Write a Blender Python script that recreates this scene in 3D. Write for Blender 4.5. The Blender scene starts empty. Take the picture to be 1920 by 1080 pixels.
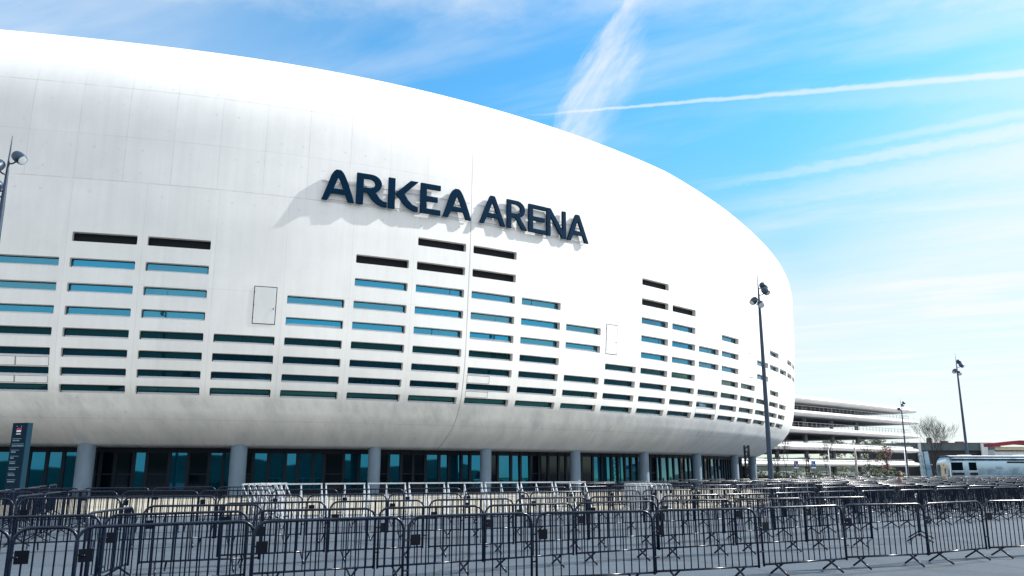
import bpy, math, random
import numpy as np
from mathutils import Vector, Matrix
from mathutils.geometry import tessellate_polygon
R = math.radians
SC = bpy.context.scene
COL = SC.collection
random.seed(7)

# ------------------------------------------------------------------ camera
EYE = 1.75
PITCH, ROLL = R(12.65), R(0.1)
fwd = Vector((0, math.cos(PITCH), math.sin(PITCH)))
upv = Vector((0, -math.sin(PITCH), math.cos(PITCH)))
rgt = Vector((1, 0, 0))
Rv = rgt * math.cos(ROLL) + upv * math.sin(ROLL)
Uv = upv * math.cos(ROLL) - rgt * math.sin(ROLL)
cd = bpy.data.cameras.new('camera')
cam = bpy.data.objects.new('camera', cd)
COL.objects.link(cam)
cd.sensor_width = 36
cd.lens = 36 * 1500 / 1920
cd.clip_end = 5000
cam.matrix_world = Matrix(((Rv.x, Uv.x, -fwd.x, 0), (Rv.y, Uv.y, -fwd.y, 0), (Rv.z, Uv.z, -fwd.z, EYE), (0, 0, 0, 1)))
SC.camera = cam

# ------------------------------------------------------------------ light, sky, exposure
SUN_AZ, SUN_EL = R(12.5), R(37)          # azimuth counted from +X towards +Y
SKY_STRENGTH = 0.15
SUN_STRENGTH = 3.3
EXPOSURE = 1.22
SC.view_settings.view_transform = 'Standard'
SC.view_settings.look = 'None'
SC.view_settings.gamma = 1.0
SC.view_settings.use_curve_mapping = False
SC.view_settings.exposure = EXPOSURE
ld = bpy.data.lights.new('sun', 'SUN')
ld.energy = SUN_STRENGTH
ld.angle = R(0.5)
ld.color = (1, .965, .92)
sun = bpy.data.objects.new('sun', ld)
COL.objects.link(sun)
sdir = Vector((math.cos(SUN_EL) * math.cos(SUN_AZ), math.cos(SUN_EL) * math.sin(SUN_AZ), math.sin(SUN_EL)))
sun.rotation_euler = sdir.to_track_quat('Z', 'Y').to_euler()
sun.location = sdir * 200


class NT:
    """small helper to write node maths as expressions"""
    def __init__(s, tree):
        s.t = tree
    def n(s, kind, **kw):
        x = s.t.nodes.new(kind)
        for k, v in kw.items():
            setattr(x, k, v)
        return x
    def link(s, a, b):
        s.t.links.new(a, b)
    def put(s, sock, v):
        if isinstance(v, (int, float)):
            sock.default_value = v
        elif isinstance(v, (tuple, list)):
            if len(v) == 3 and sock.type == 'RGBA':
                v = (*v, 1)
            sock.default_value = v
        else:
            s.link(v, sock)
    def m(s, op, a, b=0.0, c=0.0):
        x = s.n('ShaderNodeMath', operation=op)
        s.put(x.inputs[0], a); s.put(x.inputs[1], b); s.put(x.inputs[2], c)
        return x.outputs[0]
    def ramp(s, v, lo, hi, a=0.0, b=1.0, smooth=True):
        x = s.n('ShaderNodeMapRange')
        x.interpolation_type = 'SMOOTHSTEP' if smooth else 'LINEAR'
        s.put(x.inputs[0], v)
        for i, q in enumerate((lo, hi, a, b)):
            s.put(x.inputs[i + 1], q)
        return x.outputs[0]
    def mix(s, f, a, b, mode='MIX'):
        x = s.n('ShaderNodeMix', data_type='RGBA', blend_type=mode)
        s.put(x.inputs[0], f); s.put(x.inputs[6], a); s.put(x.inputs[7], b)
        return x.outputs[2]
    def noise(s, vec, scale, detail=4, rough=.55, dist=0.0):
        x = s.n('ShaderNodeTexNoise')
        if vec is not None:
            s.link(vec, x.inputs['Vector'])
        x.inputs['Scale'].default_value = scale
        x.inputs['Detail'].default_value = detail
        x.inputs['Roughness'].default_value = rough
        x.inputs['Distortion'].default_value = dist
        return x.outputs['Fac']
    def xyz(s, x, y, z):
        c = s.n('ShaderNodeCombineXYZ')
        s.put(c.inputs[0], x); s.put(c.inputs[1], y); s.put(c.inputs[2], z)
        return c.outputs[0]


def build_world():
    w = bpy.data.worlds.new('World')
    SC.world = w
    w.use_nodes = True
    t = w.node_tree
    t.nodes.clear()
    k = NT(t)
    out = k.n('ShaderNodeOutputWorld')
    bg = k.n('ShaderNodeBackground')
    bg.inputs['Strength'].default_value = SKY_STRENGTH
    k.link(bg.outputs[0], out.inputs[0])
    sky = k.n('ShaderNodeTexSky')
    sky.sky_type = 'NISHITA'
    sky.sun_disc = False
    sky.sun_elevation = SUN_EL
    sky.sun_rotation = R(90) - SUN_AZ
    sky.altitude = 20
    sky.air_density = 1.0
    sky.dust_density = 0.6
    sky.ozone_density = 2.0
    tc = k.n('ShaderNodeTexCoord')
    sp = k.n('ShaderNodeSeparateXYZ')
    k.link(tc.outputs['Generated'], sp.inputs[0])
    air = k.mix(k.ramp(sp.outputs[2], .10, .45), (.37, .47, .50), (.28, .67, .77))
    blue = k.mix(1.0, sky.outputs[0], air, 'MULTIPLY')
    z = k.m('MAXIMUM', sp.outputs[2], 0.03)
    qx = k.m('DIVIDE', sp.outputs[0], z)
    qy = k.m('DIVIDE', sp.outputs[1], z)
    # wobble for ragged edges
    q = k.xyz(qx, qy, 0)
    w1 = k.m('SUBTRACT', k.noise(q, 5.0, 6, .65), .5)
    w2 = k.m('SUBTRACT', k.noise(q, 16.0, 5, .7), .5)
    fine = k.noise(k.xyz(k.m('MULTIPLY', qx, 1.0), k.m('MULTIPLY', qy, 2.2), 3.0), 7.0, 8, .7, .6)

    def trail(x0, slope, w_at, wob, fade_lo, fade_hi, amt):
        # straight high trail: qy = x0 + slope*qx, half-width growing along qx
        d = k.m('SUBTRACT', qy, k.m('ADD', k.m('MULTIPLY', qx, slope), x0))
        d = k.m('ADD', d, k.m('MULTIPLY', w2, wob))
        d = k.m('ABSOLUTE', d)
        hw = k.m('MAXIMUM', k.m('ADD', k.m('MULTIPLY', qx, w_at[1]), w_at[0]), .004)
        f = k.ramp(k.m('DIVIDE', d, hw), .25, 1.3, 1, 0)
        f = k.m('MULTIPLY', f, k.ramp(qx, fade_lo, fade_hi))
        return k.m('MULTIPLY', f, amt)
    c1 = trail(2.172, -.205, (.007, .014), .034, -.05, .35, .55)
    c2 = trail(2.235, -.205, (.02, .07), .10, .25, 1.3, .22)
    c3 = trail(3.21, -.615, (.02, .04), .16, .5, 1.3, .40)
    c4 = trail(3.45, -.58, (.05, .10), .25, .6, 1.4, .30)
    c5 = trail(3.02, -.60, (.02, .02), .09, .9, 1.3, .28)
    # ragged upright cirrus plume
    tilt = k.m('SUBTRACT', qx, k.m('ADD', k.m('MULTIPLY', qy, -.095), .405))
    fl = k.xyz(k.m('MULTIPLY', tilt, 9.0), k.m('ADD', k.m('MULTIPLY', qy, 2.2), k.m('MULTIPLY', tilt, 5.0)), 6.0)
    n1 = k.m('SUBTRACT', k.noise(fl, 1.3, 7, .68, .5), .5)
    n2 = k.noise(fl, 1.7, 8, .66, .3)
    dx = k.m('ADD', tilt, k.m('MULTIPLY', n1, .16))
    hw = k.ramp(qy, 1.5, 2.05, .020, .062)
    rat = k.m('DIVIDE', dx, hw)
    pl = k.m('MULTIPLY', k.ramp(rat, -1.25, -.15, 0, 1), k.ramp(rat, -.1, 2.3, 1, 0))
    pl = k.m('MULTIPLY', pl, k.ramp(n2, .25, .75, .32, .80))
    pl = k.m('MULTIPLY', pl, k.m('MULTIPLY', k.ramp(qy, 2.5, 3.2, 1, 0), k.ramp(qy, 1.45, 1.9, .6, 1)))
    pl = k.m('MULTIPLY', pl, k.ramp(sp.outputs[1], 0, .1))
    # thin streaky veil
    ang = R(-28)
    ux = k.m('ADD', k.m('MULTIPLY', qx, math.cos(ang)), k.m('MULTIPLY', qy, math.sin(ang)))
    uy = k.m('SUBTRACT', k.m('MULTIPLY', qy, math.cos(ang)), k.m('MULTIPLY', qx, math.sin(ang)))
    st = k.noise(k.xyz(k.m('MULTIPLY', ux, .45), k.m('MULTIPLY', uy, 1.5), 1.7), 1.5, 8, .58, .4)
    big = k.noise(k.xyz(qx, qy, 9.0), .9, 3, .5)
    veil = k.ramp(k.m('ADD', st, k.m('MULTIPLY', k.m('SUBTRACT', big, .5), .7)), .48, .82, 0, .34)
    # more veil low in the sky, to the right, and above the roof
    low = k.ramp(qy, 2.3, 5.5, 0, .78)
    right = k.ramp(qx, .75, 2.2, 0, .78)
    top = k.ramp(k.m('ADD', qy, k.m('MULTIPLY', w1, .25)), 1.44, 1.70, .50, 0)
    left = k.ramp(qx, -.2, -.9, 0, .25)
    add = k.m('MAXIMUM', k.m('MAXIMUM', low, right), k.m('MAXIMUM', top, left))
    add = k.m('MULTIPLY', add, k.ramp(st, .25, .75, .80, 1.12))
    cov = k.m('ADD', veil, add)
    for c in (c1, c2, c3, c4, c5, pl):
        cov = k.m('ADD', cov, k.m('MULTIPLY', c, k.m('SUBTRACT', 1.0, k.m('MULTIPLY', cov, .6))))
    cov = k.m('MULTIPLY', k.m('MINIMUM', cov, 1.0), k.ramp(sp.outputs[2], .0, .03))
    cov = k.m('MULTIPLY', k.m('MINIMUM', k.m('ADD', cov, k.ramp(sp.outputs[1], .1, -.4, 0, .35)), .95), k.ramp(sp.outputs[1], -.25, .15, .85, 1))  # extra cloud cover added behind the camera for neutral fill light
    cloud = k.mix(k.ramp(sp.outputs[1], .05, -.35), (2.72, 2.84, 2.92), (4.5, 4.5, 4.5))  # unseen clouds behind the camera made brighter to lift the fill light
    col = k.mix(cov, blue, cloud)
    k.link(col, bg.inputs['Color'])


build_world()

# ------------------------------------------------------------------ materials
def mat(name, base, rough=.6, metal=0.0, ior=None, spec=None):
    m = bpy.data.materials.new(name)
    m.use_nodes = True
    b = m.node_tree.nodes['Principled BSDF']
    b.inputs['Base Color'].default_value = (*base, 1)
    b.inputs['Roughness'].default_value = rough
    b.inputs['Metallic'].default_value = metal
    if ior:
        b.inputs['IOR'].default_value = ior
    if spec is not None:
        b.inputs['Specular IOR Level'].default_value = spec
    return m


def vary(m, base, amount=.15, scale=3.0, rough=None, bump=0.0, stretch=(1, 1, 1), detail=5):
    """procedural tone variation of one colour, object space"""
    t = m.node_tree
    k = NT(t)
    b = t.nodes['Principled BSDF']
    tc = k.n('ShaderNodeTexCoord')
    mp = k.n('ShaderNodeMapping')
    mp.inputs['Scale'].default_value = stretch
    k.link(tc.outputs['Object'], mp.inputs[0])
    f = k.noise(mp.outputs[0], scale, detail, .6)
    v = k.ramp(f, .3, .7, 1 - amount, 1 + amount)
    hv = k.n('ShaderNodeHueSaturation')
    hv.inputs['Color'].default_value = (*base, 1)
    k.link(v, hv.inputs['Value'])
    k.link(hv.outputs[0], b.inputs['Base Color'])
    if rough:
        k.link(k.ramp(f, .3, .7, rough[0], rough[1]), b.inputs['Roughness'])
    if bump:
        bp = k.n('ShaderNodeBump')
        bp.inputs['Strength'].default_value = bump
        k.link(f, bp.inputs['Height'])
        k.link(bp.outputs[0], b.inputs['Normal'])
    return m


def facade_mat():
    m = mat('white_concrete', (.72, .72, .70), .62)
    t = m.node_tree
    k = NT(t)
    b = t.nodes['Principled BSDF']
    uv = k.n('ShaderNodeUVMap')
    uv.uv_map = 'UVMap'
    sp = k.n('ShaderNodeSeparateXYZ')
    k.link(uv.outputs[0], sp.inputs[0])
    U, V = sp.outputs[0], sp.outputs[1]            # U in bays, V in metres of height
    Um = k.m('MULTIPLY', U, 4.106)
    cloud = k.noise(k.xyz(Um, V, 0), .22, 6, .62)
    blot = k.noise(k.xyz(Um, V, 5), 1.1, 6, .65)
    drip = k.noise(k.xyz(k.m('MULTIPLY', Um, 2.4), k.m('MULTIPLY', V, .11), 2), 1.0, 5, .6)
    grain = k.noise(k.xyz(Um, V, 8), 9.0, 4, .6)
    tone = k.ramp(cloud, .3, .7, .935, 1.02)
    tone = k.m('MULTIPLY', tone, k.ramp(drip, .35, .62, .96, 1.0))
    tone = k.m('MULTIPLY', tone, k.ramp(grain, .3, .7, .985, 1.01))
    # each cast panel has a slightly different tone
    wn = k.n('ShaderNodeTexWhiteNoise', noise_dimensions='2D')
    pu = k.m('FLOOR', k.m('DIVIDE', k.m('ADD', U, .07), .65))
    pv = k.m('ADD', k.m('GREATER_THAN', V, 18.6), k.m('ADD', k.m('GREATER_THAN', V, 21.45), k.m('GREATER_THAN', V, 24.7)))
    k.link(k.xyz(pu, pv, 0), wn.inputs['Vector'])
    tone = k.m('MULTIPLY', tone, k.m('ADD', .972, k.m('MULTIPLY', wn.outputs['Value'], .05)))

    def line(x, at, w, depth):
        d = k.m('ABSOLUTE', k.m('SUBTRACT', x, at))
        return k.m('SUBTRACT', 1.0, k.ramp(d, w * .4, w, depth, 0))
    broken = k.ramp(k.noise(k.xyz(Um, V, 3), .8, 3, .6), .3, .6, .35, 1.0)
    for at, dep in ((18.6, .20), (24.7, .17), (21.45, .08), (12.35, .06), (4.55, .10)):
        dd = k.m('MULTIPLY', broken, dep)
        tone = k.m('MULTIPLY', tone, line(V, at, .05, dd))
    # upright joints: 0.65 bay apart in the upper band, one per pier in the window band
    fu = k.m('FRACT', k.m('ADD', k.m('DIVIDE', k.m('ADD', U, .07), .65), .5))
    up = k.m('MULTIPLY', k.m('GREATER_THAN', V, 18.6), .12)
    up = k.m('MULTIPLY', k.m('MULTIPLY', up, k.ramp(V, 24.7, 27.0, 1, .0)), broken)
    tone = k.m('MULTIPLY', tone, line(fu, .5, .016, up))
    fb = k.m('FRACT', k.m('ADD', U, .5))
    lo = k.m('MULTIPLY', k.m('LESS_THAN', V, 18.6), k.m('MULTIPLY', k.ramp(V, 5.2, 6.5, 0, .10), broken))
    tone = k.m('MULTIPLY', tone, line(fb, .432, .009, lo))
    # the one continuous movement joint
    tone = k.m('MULTIPLY', tone, line(U, 5.938, .012, .42))
    tone = k.m('MULTIPLY', tone, line(U, 18.1, .02, .3))
    # faint formwork tie holes
    hu = k.m('MULTIPLY', k.m('SUBTRACT', k.m('FRACT', k.m('DIVIDE', U, .325)), .5), 1.335)
    hz = k.m('MULTIPLY', k.m('SUBTRACT', k.m('FRACT', k.m('DIVIDE', V, 1.425)), .5), 1.425)
    hd = k.m('SQRT', k.m('ADD', k.m('MULTIPLY', hu, hu), k.m('MULTIPLY', hz, hz)))
    hole = k.m('MULTIPLY', k.ramp(hd, .03, .13, .12, 0), k.ramp(blot, .42, .62, 0, 1))
    tone = k.m('MULTIPLY', tone, k.m('SUBTRACT', 1.0, k.m('MULTIPLY', hole, k.m('GREATER_THAN', V, 17.2))))
    # rain dirt on the overhanging bowl, plus its cool shade put into the colour
    band = k.m('MULTIPLY', k.ramp(V, 3.6, 5.2, .75, 1.0), k.ramp(V, 5.4, 7.0, 1.0, 0))
    dirt_shade = k.m('MULTIPLY', band, k.ramp(blot, .25, .75, 0.16, .40))
    streak = k.noise(k.xyz(k.m('ADD', k.m('MULTIPLY', Um, .8), k.m('MULTIPLY', V, .5)), k.m('MULTIPLY', V, .35), 4), 1.3, 5, .65)
    dirt_shade = k.m('MULTIPLY', dirt_shade, k.ramp(streak, .3, .65, .45, 1.25))
    spots = k.ramp(k.noise(k.xyz(Um, V, 11), 2.6, 2, .5), .70, .76, 0, .22)
    spots = k.m('MULTIPLY', spots, k.ramp(V, 4, 7, 1.0, .3))
    dirt_shade = k.m('ADD', dirt_shade, spots)
    c = k.mix(k.m('MINIMUM', dirt_shade, .8), (.80, .80, .79), (.25, .30, .34))
    hv = k.n('ShaderNodeHueSaturation')
    k.link(c, hv.inputs['Color'])
    k.link(tone, hv.inputs['Value'])
    k.link(hv.outputs[0], b.inputs['Base Color'])
    bp = k.n('ShaderNodeBump')
    bp.inputs['Strength'].default_value = .12
    bp.inputs['Distance'].default_value = .05
    k.link(k.m('ADD', tone, k.m('MULTIPLY', blot, .1)), bp.inputs['Height'])
    k.link(bp.outputs[0], b.inputs['Normal'])
    return m


def ground_mat(name, base, scale, amt, rough=.85, speck=0.0):
    m = mat(name, base, rough)
    t = m.node_tree
    k = NT(t)
    b = t.nodes['Principled BSDF']
    tc = k.n('ShaderNodeTexCoord')
    o = tc.outputs['Object']
    a = k.noise(o, scale, 6, .6)
    f = k.noise(o, 38.0, 3, .7)
    g = k.noise(o, .09, 3, .5)
    v = k.m('MULTIPLY', k.ramp(a, .3, .7, 1 - amt, 1 + amt), k.ramp(f, .3, .7, .86, 1.14))
    v = k.m('MULTIPLY', v, k.ramp(g, .35, .65, .92, 1.08))
    if speck:
        ed = k.n('ShaderNodeTexVoronoi', feature='DISTANCE_TO_EDGE')
        ed.inputs['Scale'].default_value = .16
        wob = k.m('MULTIPLY', k.noise(o, .5, 4, .6), 1.6)
        mpv = k.n('ShaderNodeVectorMath', operation='ADD')
        k.link(o, mpv.inputs[0])
        k.link(k.xyz(wob, wob, 0), mpv.inputs[1])
        k.link(mpv.outputs[0], ed.inputs['Vector'])
        v = k.m('MULTIPLY', v, k.ramp(ed.outputs['Distance'], .002, .010, .62, 1))
        pt = k.ramp(k.noise(o, .33, 2, .4), .58, .62, 1, .80)
        v = k.m('MULTIPLY', v, pt)
        st_ = k.ramp(k.noise(o, 1.9, 5, .7), .58, .74, 1, .74)
        v = k.m('MULTIPLY', v, st_)
        vo = k.n('ShaderNodeTexVoronoi')
        vo.inputs['Scale'].default_value = 1.7
        k.link(o, vo.inputs['Vector'])
        v = k.m('ADD', v, k.ramp(vo.outputs['Distance'], .03, .055, speck, 0))
    hv = k.n('ShaderNodeHueSaturation')
    hv.inputs['Color'].default_value = (*base, 1)
    k.link(v, hv.inputs['Value'])
    k.link(hv.outputs[0], b.inputs['Base Color'])
    bp = k.n('ShaderNodeBump')
    bp.inputs['Strength'].default_value = .25
    bp.inputs['Distance'].default_value = .02
    k.link(f, bp.inputs['Height'])
    k.link(bp.outputs[0], b.inputs['Normal'])
    return m


MF = facade_mat()
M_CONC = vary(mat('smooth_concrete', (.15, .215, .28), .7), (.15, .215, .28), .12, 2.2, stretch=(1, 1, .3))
M_REVEAL = vary(mat('reveal_concrete', (.62, .61, .59), .7), (.62, .61, .59), .08, 1.5)
M_LEAFW = vary(mat('white_hatch_panel', (.74, .74, .74), .6), (.70, .71, .71), .06, 1.2, stretch=(1, 1, .3))
M_GLASS = mat('coated_glass', (.012, .25, .42), .03, .75)
M_GLASSL = mat('coated_glass_dim', (.004, .07, .11), .04, .75)  # coated glass darkened in colour for the dim reflections of the lower rows
def vary_glass(m, a, b_):
    t = m.node_tree
    k = NT(t)
    oi = k.n('ShaderNodeObjectInfo')
    k.link(k.mix(oi.outputs['Random'], a, b_), t.nodes['Principled BSDF'].inputs['Base Color'])


vary_glass(M_GLASS, (.010, .23, .42), (.055, .21, .30))
vary_glass(M_GLASSL, (.003, .055, .09), (.010, .085, .10))
M_GLASS2 = mat('ground_floor_glass', (.004, .115, .19), .02, .8)
M_GLASSD = mat('dark_glass', (.002, .010, .018), .06, .6, 1.5)
M_VOID = mat('black_louvre', (.004, .006, .010), .9)
M_DARK = mat('dark_metal_frame', (.003, .010, .022), .5, .0, None, .2)
M_SILL = mat('pale_sill', (.62, .64, .67), .5)
M_LETTER = mat('navy_letter_metal', (.001, .017, .042), .7, .0, None, .03)
M_ROD = mat('grey_support_rod', (.45, .47, .5), .4, .6)
M_NAVY = vary(mat('black_barrier_paint', (.0015, .006, .018), .25, .0, 1.5, .28), (.0015, .006, .018), .35, 6.0, (.16, .30))
M_BAR = mat('black_bar_paint', (.0015, .006, .017), .5, 0, 1.45, .08)
M_PLATE = mat('black_plate', (.001, .003, .008), .6, 0, None, .1)
M_GALV = vary(mat('galvanised_steel', (.52, .56, .6), .38, .7), (.52, .56, .6), .2, 12.0)
M_POST = vary(mat('grey_post_paint', (.018, .040, .075), .42, .2), (.018, .040, .075), .15, 4.0)
M_LENS = mat('lamp_lens', (.5, .55, .6), .08, .0, 1.5)
M_SLAB = vary(mat('white_slab_paint', (.74, .73, .73), .55), (.74, .73, .73), .08, .35)
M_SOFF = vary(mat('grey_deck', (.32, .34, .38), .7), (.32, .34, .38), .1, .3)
M_CORE = vary(mat('dark_core', (.09, .10, .12), .8), (.09, .10, .12), .3, .4)
M_ALU = vary(mat('brushed_aluminium', (.30, .42, .50), .28, .85), (.30, .42, .50), .14, .8, (.2, .4))
M_CREAM = vary(mat('cream_fibreglass', (.55, .47, .33), .5), (.55, .47, .33), .12, 3)
M_BARK = vary(mat('bark', (.055, .045, .04), .9), (.055, .045, .04), .3, 4)
M_TWIG = mat('twigs', (.032, .028, .03), .9)
M_WOOD = vary(mat('pale_weathered_wood', (.32, .30, .27), .8), (.32, .30, .27), .2, 6)
M_LEAF = vary(mat('dark_foliage', (.020, .045, .022), .7), (.020, .045, .022), .5, .9)
M_LEAF2 = vary(mat('olive_foliage', (.06, .075, .022), .7), (.06, .075, .022), .5, .9)
M_LEAFR = vary(mat('red_brown_foliage', (.16, .05, .045), .7), (.16, .05, .045), .4, .9)
M_WALLD = vary(mat('grey_teal_cladding', (.06, .09, .105), .6), (.06, .09, .105), .2, .3)
M_WALLDD = mat('dark_recess', (.016, .022, .03), .7)
M_RED = vary(mat('dull_red_roof', (.22, .015, .03), .6), (.22, .015, .03), .2, .3)
M_WHITE = vary(mat('white_render', (.55, .58, .6), .7), (.55, .58, .6), .08, .4)
M_BLUE = mat('sign_blue', (.01, .11, .42), .4)
M_PURP = mat('sign_violet', (.06, .03, .28), .4)
M_SWHITE = mat('sign_white', (.8, .8, .8), .5)
M_PINK = mat('sign_magenta', (.5, .02, .16), .5)
M_SIGNTXT = mat('sign_grey_text', (.20, .30, .38), .6)
M_TOTEM = mat('totem_navy', (.002, .016, .036), .55, .0, None, .06)
M_TOTEMS = mat('totem_edge', (.004, .024, .042), .5, .0, None, .08)
M_ASPH = ground_mat('asphalt', (.054, .076, .102), 1.2, .10, .85, .9)
M_PALE = ground_mat('pale_paving', (.30, .285, .235), .5, .14)
M_BOWL_SHADE = ground_mat('painted_bowl_shade', (.045, .055, .068), .8, .15)  # dark ground colour standing in for shade under the bowl
M_EARTH = ground_mat('far_ground', (.10, .11, .10), .2, .2)
M_HILL = vary(mat('wooded_slope', (.012, .026, .024), .9), (.012, .026, .024), .5, .08)
M_SKIN = mat('skin', (.52, .30, .22), .55)
M_HAIR = mat('brown_hair', (.07, .045, .035), .7)
M_COAT = vary(mat('dusty_pink_jacket', (.22, .13, .13), .85), (.22, .13, .13), .15, 9)
M_JEAN = mat('dark_jeans', (.03, .04, .07), .9)
M_SHOE = mat('shoe_black', (.01, .01, .012), .5)
M_EYE = mat('eye_dark', (.01, .01, .01), .2)

# ------------------------------------------------------------------ mesh helpers
class MB:
    def __init__(s):
        s.v, s.f, s.mi, s.uv = [], [], [], None
    def face(s, pts, mi=0):
        i = len(s.v)
        s.v += [tuple(p) for p in pts]
        s.f.append(tuple(range(i, i + len(pts))))
        s.mi.append(mi)
    def grid(s, rows, mi=0, cyc=False):
        """rows: list of equal-length point lists, shared vertices"""
        n = len(rows[0])
        b = len(s.v)
        for r in rows:
            s.v += [tuple(p) for p in r]
        for i in range(len(rows) - 1):
            for j in range(n if cyc else n - 1):
                j2 = (j + 1) % n
                s.f.append((b + i * n + j, b + i * n + j2, b + (i + 1) * n + j2, b + (i + 1) * n + j))
                s.mi.append(mi)
    def box(s, c, d, rot=0.0, mi=0):
        x, y, z = d[0] / 2, d[1] / 2, d[2] / 2
        ca, sa = math.cos(rot), math.sin(rot)
        P = [(c[0] + a * ca - b_ * sa, c[1] + a * sa + b_ * ca, c[2] + e) for a, b_, e in
             ((-x, -y, -z), (x, -y, -z), (x, y, -z), (-x, y, -z), (-x, -y, z), (x, -y, z), (x, y, z), (-x, y, z))]
        b = len(s.v)
        s.v += P
        for q in ((0, 3, 2, 1), (4, 5, 6, 7), (0, 1, 5, 4), (1, 2, 6, 5), (2, 3, 7, 6), (3, 0, 4, 7)):
            s.f.append(tuple(b + i for i in q))
            s.mi.append(mi)
    def tube(s, pts, r, n=6, mi=0, cap=True):
        pts = [Vector(p) for p in pts]
        rs = r if isinstance(r, (list, tuple)) else [r] * len(pts)
        b = len(s.v)
        ref = None
        for i, p in enumerate(pts):
            if i == 0:
                d = pts[1] - pts[0]
            elif i == len(pts) - 1:
                d = pts[-1] - pts[-2]
            else:
                d = (pts[i + 1] - p).normalized() + (p - pts[i - 1]).normalized()
            d.normalize()
            if ref is None:
                ref = Vector((0, 0, 1)) if abs(d.z) < .9 else Vector((1, 0, 0))
            a = d.cross(ref).normalized()
            ref = a.cross(d).normalized()
            for j in range(n):
                t = 2 * math.pi * j / n
                s.v.append(tuple(p + (a * math.cos(t) + ref * math.sin(t)) * rs[i]))
        for i in range(len(pts) - 1):
            for j in range(n):
                j2 = (j + 1) % n
                s.f.append((b + i * n + j, b + i * n + j2, b + (i + 1) * n + j2, b + (i + 1) * n + j))
                s.mi.append(mi)
        if cap:
            s.f.append(tuple(b + j for j in range(n))[::-1]); s.mi.append(mi)
            e = b + (len(pts) - 1) * n
            s.f.append(tuple(e + j for j in range(n))); s.mi.append(mi)
    def lathe(s, prof, o=(0, 0, 0), axis=None, n=14, mi=0):
        """prof: (r, h) along axis from o"""
        ax = Vector(axis or (0, 0, 1)).normalized()
        a = ax.orthogonal().normalized()
        bb = ax.cross(a)
        rows = []
        for r, h in prof:
            c = Vector(o) + ax * h
            rows.append([c + (a * math.cos(2 * math.pi * j / n) + bb * math.sin(2 * math.pi * j / n)) * max(r, .0005) for j in range(n)])
        s.grid(rows, mi, True)
    def build(s, name, mats, parent=None, smooth=False, kind=None):
        me = bpy.data.meshes.new(name)
        me.from_pydata(s.v, [], s.f)
        for m in (mats if isinstance(mats, (list, tuple)) else [mats]):
            me.materials.append(m)
        if any(s.mi):
            me.polygons.foreach_set('material_index', s.mi)
        if smooth:
            me.polygons.foreach_set('use_smooth', [True] * len(me.polygons))
        me.update()
        ob = bpy.data.objects.new(name, me)
        COL.objects.link(ob)
        if parent is not None:
            ob.parent = parent
        if kind:
            ob['kind'] = kind
        return ob


def tag(o, label, cat, group=None):
    o['label'] = label
    o['category'] = cat
    if group:
        o['group'] = group
    return o


def thing(name, label, cat, loc=(0, 0, 0), rz=0.0, group=None):
    o = bpy.data.objects.new(name, None)
    o.empty_display_size = .3
    COL.objects.link(o)
    o.location = loc
    o.rotation_euler = (0, 0, rz)
    return tag(o, label, cat, group)


def dup(root, loc, rz, label, sx=None):
    r = root.copy()
    COL.objects.link(r)
    r.location = loc
    r.rotation_euler = (0, 0, rz)
    r['label'] = label
    for ch in root.children:
        c = ch.copy()
        COL.objects.link(c)
        c.parent = r
        for g in ch.children:
            d = g.copy()
            COL.objects.link(d)
            d.parent = c
    return r


def at(px, py, depth):
    """world point seen at a reference pixel, at a depth along +Y"""
    d = Rv * ((px - 960) / 1500) - Uv * ((py - 540) / 1500) + fwd
    d = d * (depth / d.y)
    return Vector((d.x, d.y, d.z + EYE))


# ------------------------------------------------------------------ ground
def sheet(name, poly, z, m):
    b = MB()
    b.face([(x, y, z) for x, y in poly])
    return b.build(name, m, kind='structure')


sheet('ground', [(-2500, -2500), (2500, -2500), (2500, 2500), (-2500, 2500)], -.03, M_EARTH)
sheet('plaza', [(-140, -60), (150, -60), (150, 120), (-140, 120)], -.008, M_ASPH)
sheet('paving', [(-80, 25.5), (-30, 28), (-13, 30.3), (1, 33), (7, 35.4), (12, 40), (16, 49), (18, 58), (20, 70), (14, 76), (0, 75), (-30, 56), (-80, 56)], .0, M_PALE)

# wooded slopes far off (behind the viewer they are what the glass reflects)
def ridge(name, a0, a1, dist, h0, h1, seed):
    rnd = random.Random(seed)
    b = MB()
    n = 90
    rows = [[], [], []]
    ph = [rnd.uniform(0, 6) for _ in range(6)]
    for i in range(n + 1):
        a = R(a0 + (a1 - a0) * i / n)
        f = .5 + .5 * sum(math.sin(i * (.11 + .17 * k) + ph[k]) / (1 + k) for k in range(6)) / 1.8
        h = h0 + (h1 - h0) * max(0, min(1, f)) + rnd.uniform(-.4, .4)
        for k, (dd, zz) in enumerate(((0, -.5), (14, h), (60, h * .6))):
            rows[k].append(((dist + dd) * math.cos(a), (dist + dd) * math.sin(a), zz))
    b.grid(rows)
    o = b.build(name, M_HILL, smooth=True, kind='structure')
    return o


ridge('hills', 185, 350, 230, 7.0, 17.0, 3)
ridge('far_hills', 30, 100, 520, 4, 11, 5)

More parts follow.
